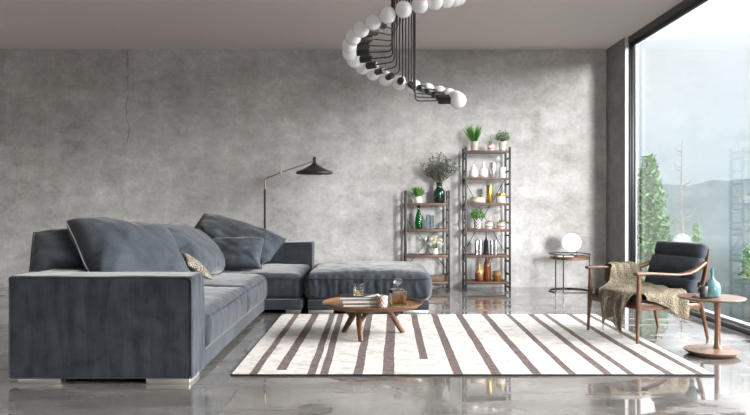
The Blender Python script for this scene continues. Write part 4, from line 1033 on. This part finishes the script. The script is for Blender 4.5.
# fog bank over the meadow
m_fog = bpy.data.materials.new('morning fog'); m_fog.use_nodes = True; nt = m_fog.node_tree; nt.nodes.remove(nt.nodes['Principled BSDF'])
vol = nd(nt, 'ShaderNodeVolumeScatter'); vol.inputs['Density'].default_value = .018; vol.inputs['Color'].default_value = (.15, .19, .21, 1)
nt.links.new(vol.outputs[0], nt.nodes['Material Output'].inputs['Volume'])
FOG = 1
if FOG:
    fo = mb().box(XR+.4, 26, 11.6, 36, -3, 14).build('fog_bank', m_fog, smooth=False); fo['kind'] = 'stuff'; tag(fo, 'pale fog bank hanging over the meadow outside the window', 'fog')

# ------------------------------------------------------------------ sky, sun, camera
w = bpy.data.worlds.new('overcast sky'); S.world = w; w.use_nodes = True; nt = w.node_tree; bg = nt.nodes['Background']
tc = nd(nt, 'ShaderNodeTexCoord'); sp_ = nd(nt, 'ShaderNodeSeparateXYZ'); nt.links.new(tc.outputs['Generated'], sp_.inputs[0])
SKY = [(0.0, (.33, .38, .41)), (.48, (.32, .39, .42)), (.51, (.35, .42, .455)), (.545, (.46, .52, .545)), (.57, (.56, .595, .615)), (.603, (.72, .74, .75)), (.628, (2.2, 2.2, 2.2)), (.68, (3.6, 3.6, 3.6)), (1.0, (7.5, 7.5, 7.6))]
rp = ramp(nt, math_n(nt, 'MULTIPLY_ADD', sp_.outputs[2], .5, .5), SKY); nt.links.new(rp, bg.inputs[0]); bg.inputs[1].default_value = SKYK
def sun(name, d, strength, ang, col=(1, 1, 1)):
    l = bpy.data.lights.new(name, 'SUN'); l.energy = strength; l.angle = R(ang); l.color = col
    o = bpy.data.objects.new(name, l); COL.objects.link(o); o.rotation_euler = Vector(d).to_track_quat('-Z', 'Y').to_euler(); return o
sun('low_sun', (-.26, .96, -.115), SUN1, 11, (1, .99, .975))
sun('side_fill_sun', (-.95, .14, -.27), SUN2, 50, (1, .985, .965))  # second wide sun, added to brighten the room from the window side
cam = bpy.data.cameras.new('camera'); co = bpy.data.objects.new('camera', cam); COL.objects.link(co)
co.location = (0, 0, 1.15); co.rotation_euler = (R(90), 0, 0); cam.lens = 35; cam.sensor_width = 36; cam.shift_x = -1/750; cam.shift_y = -3.5/750
cam.clip_end = 500; S.camera = co
S.view_settings.view_transform = 'Standard'; S.view_settings.look = 'None'; S.view_settings.gamma = 1; S.view_settings.use_curve_mapping = False
S.view_settings.exposure = EXPO
cy = S.cycles; cy.use_denoising = True; cy.max_bounces = 10; cy.diffuse_bounces = 5; cy.glossy_bounces = 5; cy.transmission_bounces = 8; cy.transparent_max_bounces = 12
cy.volume_bounces = 2; cy.caustics_reflective = False; cy.caustics_refractive = False; cy.sample_clamp_indirect = 6
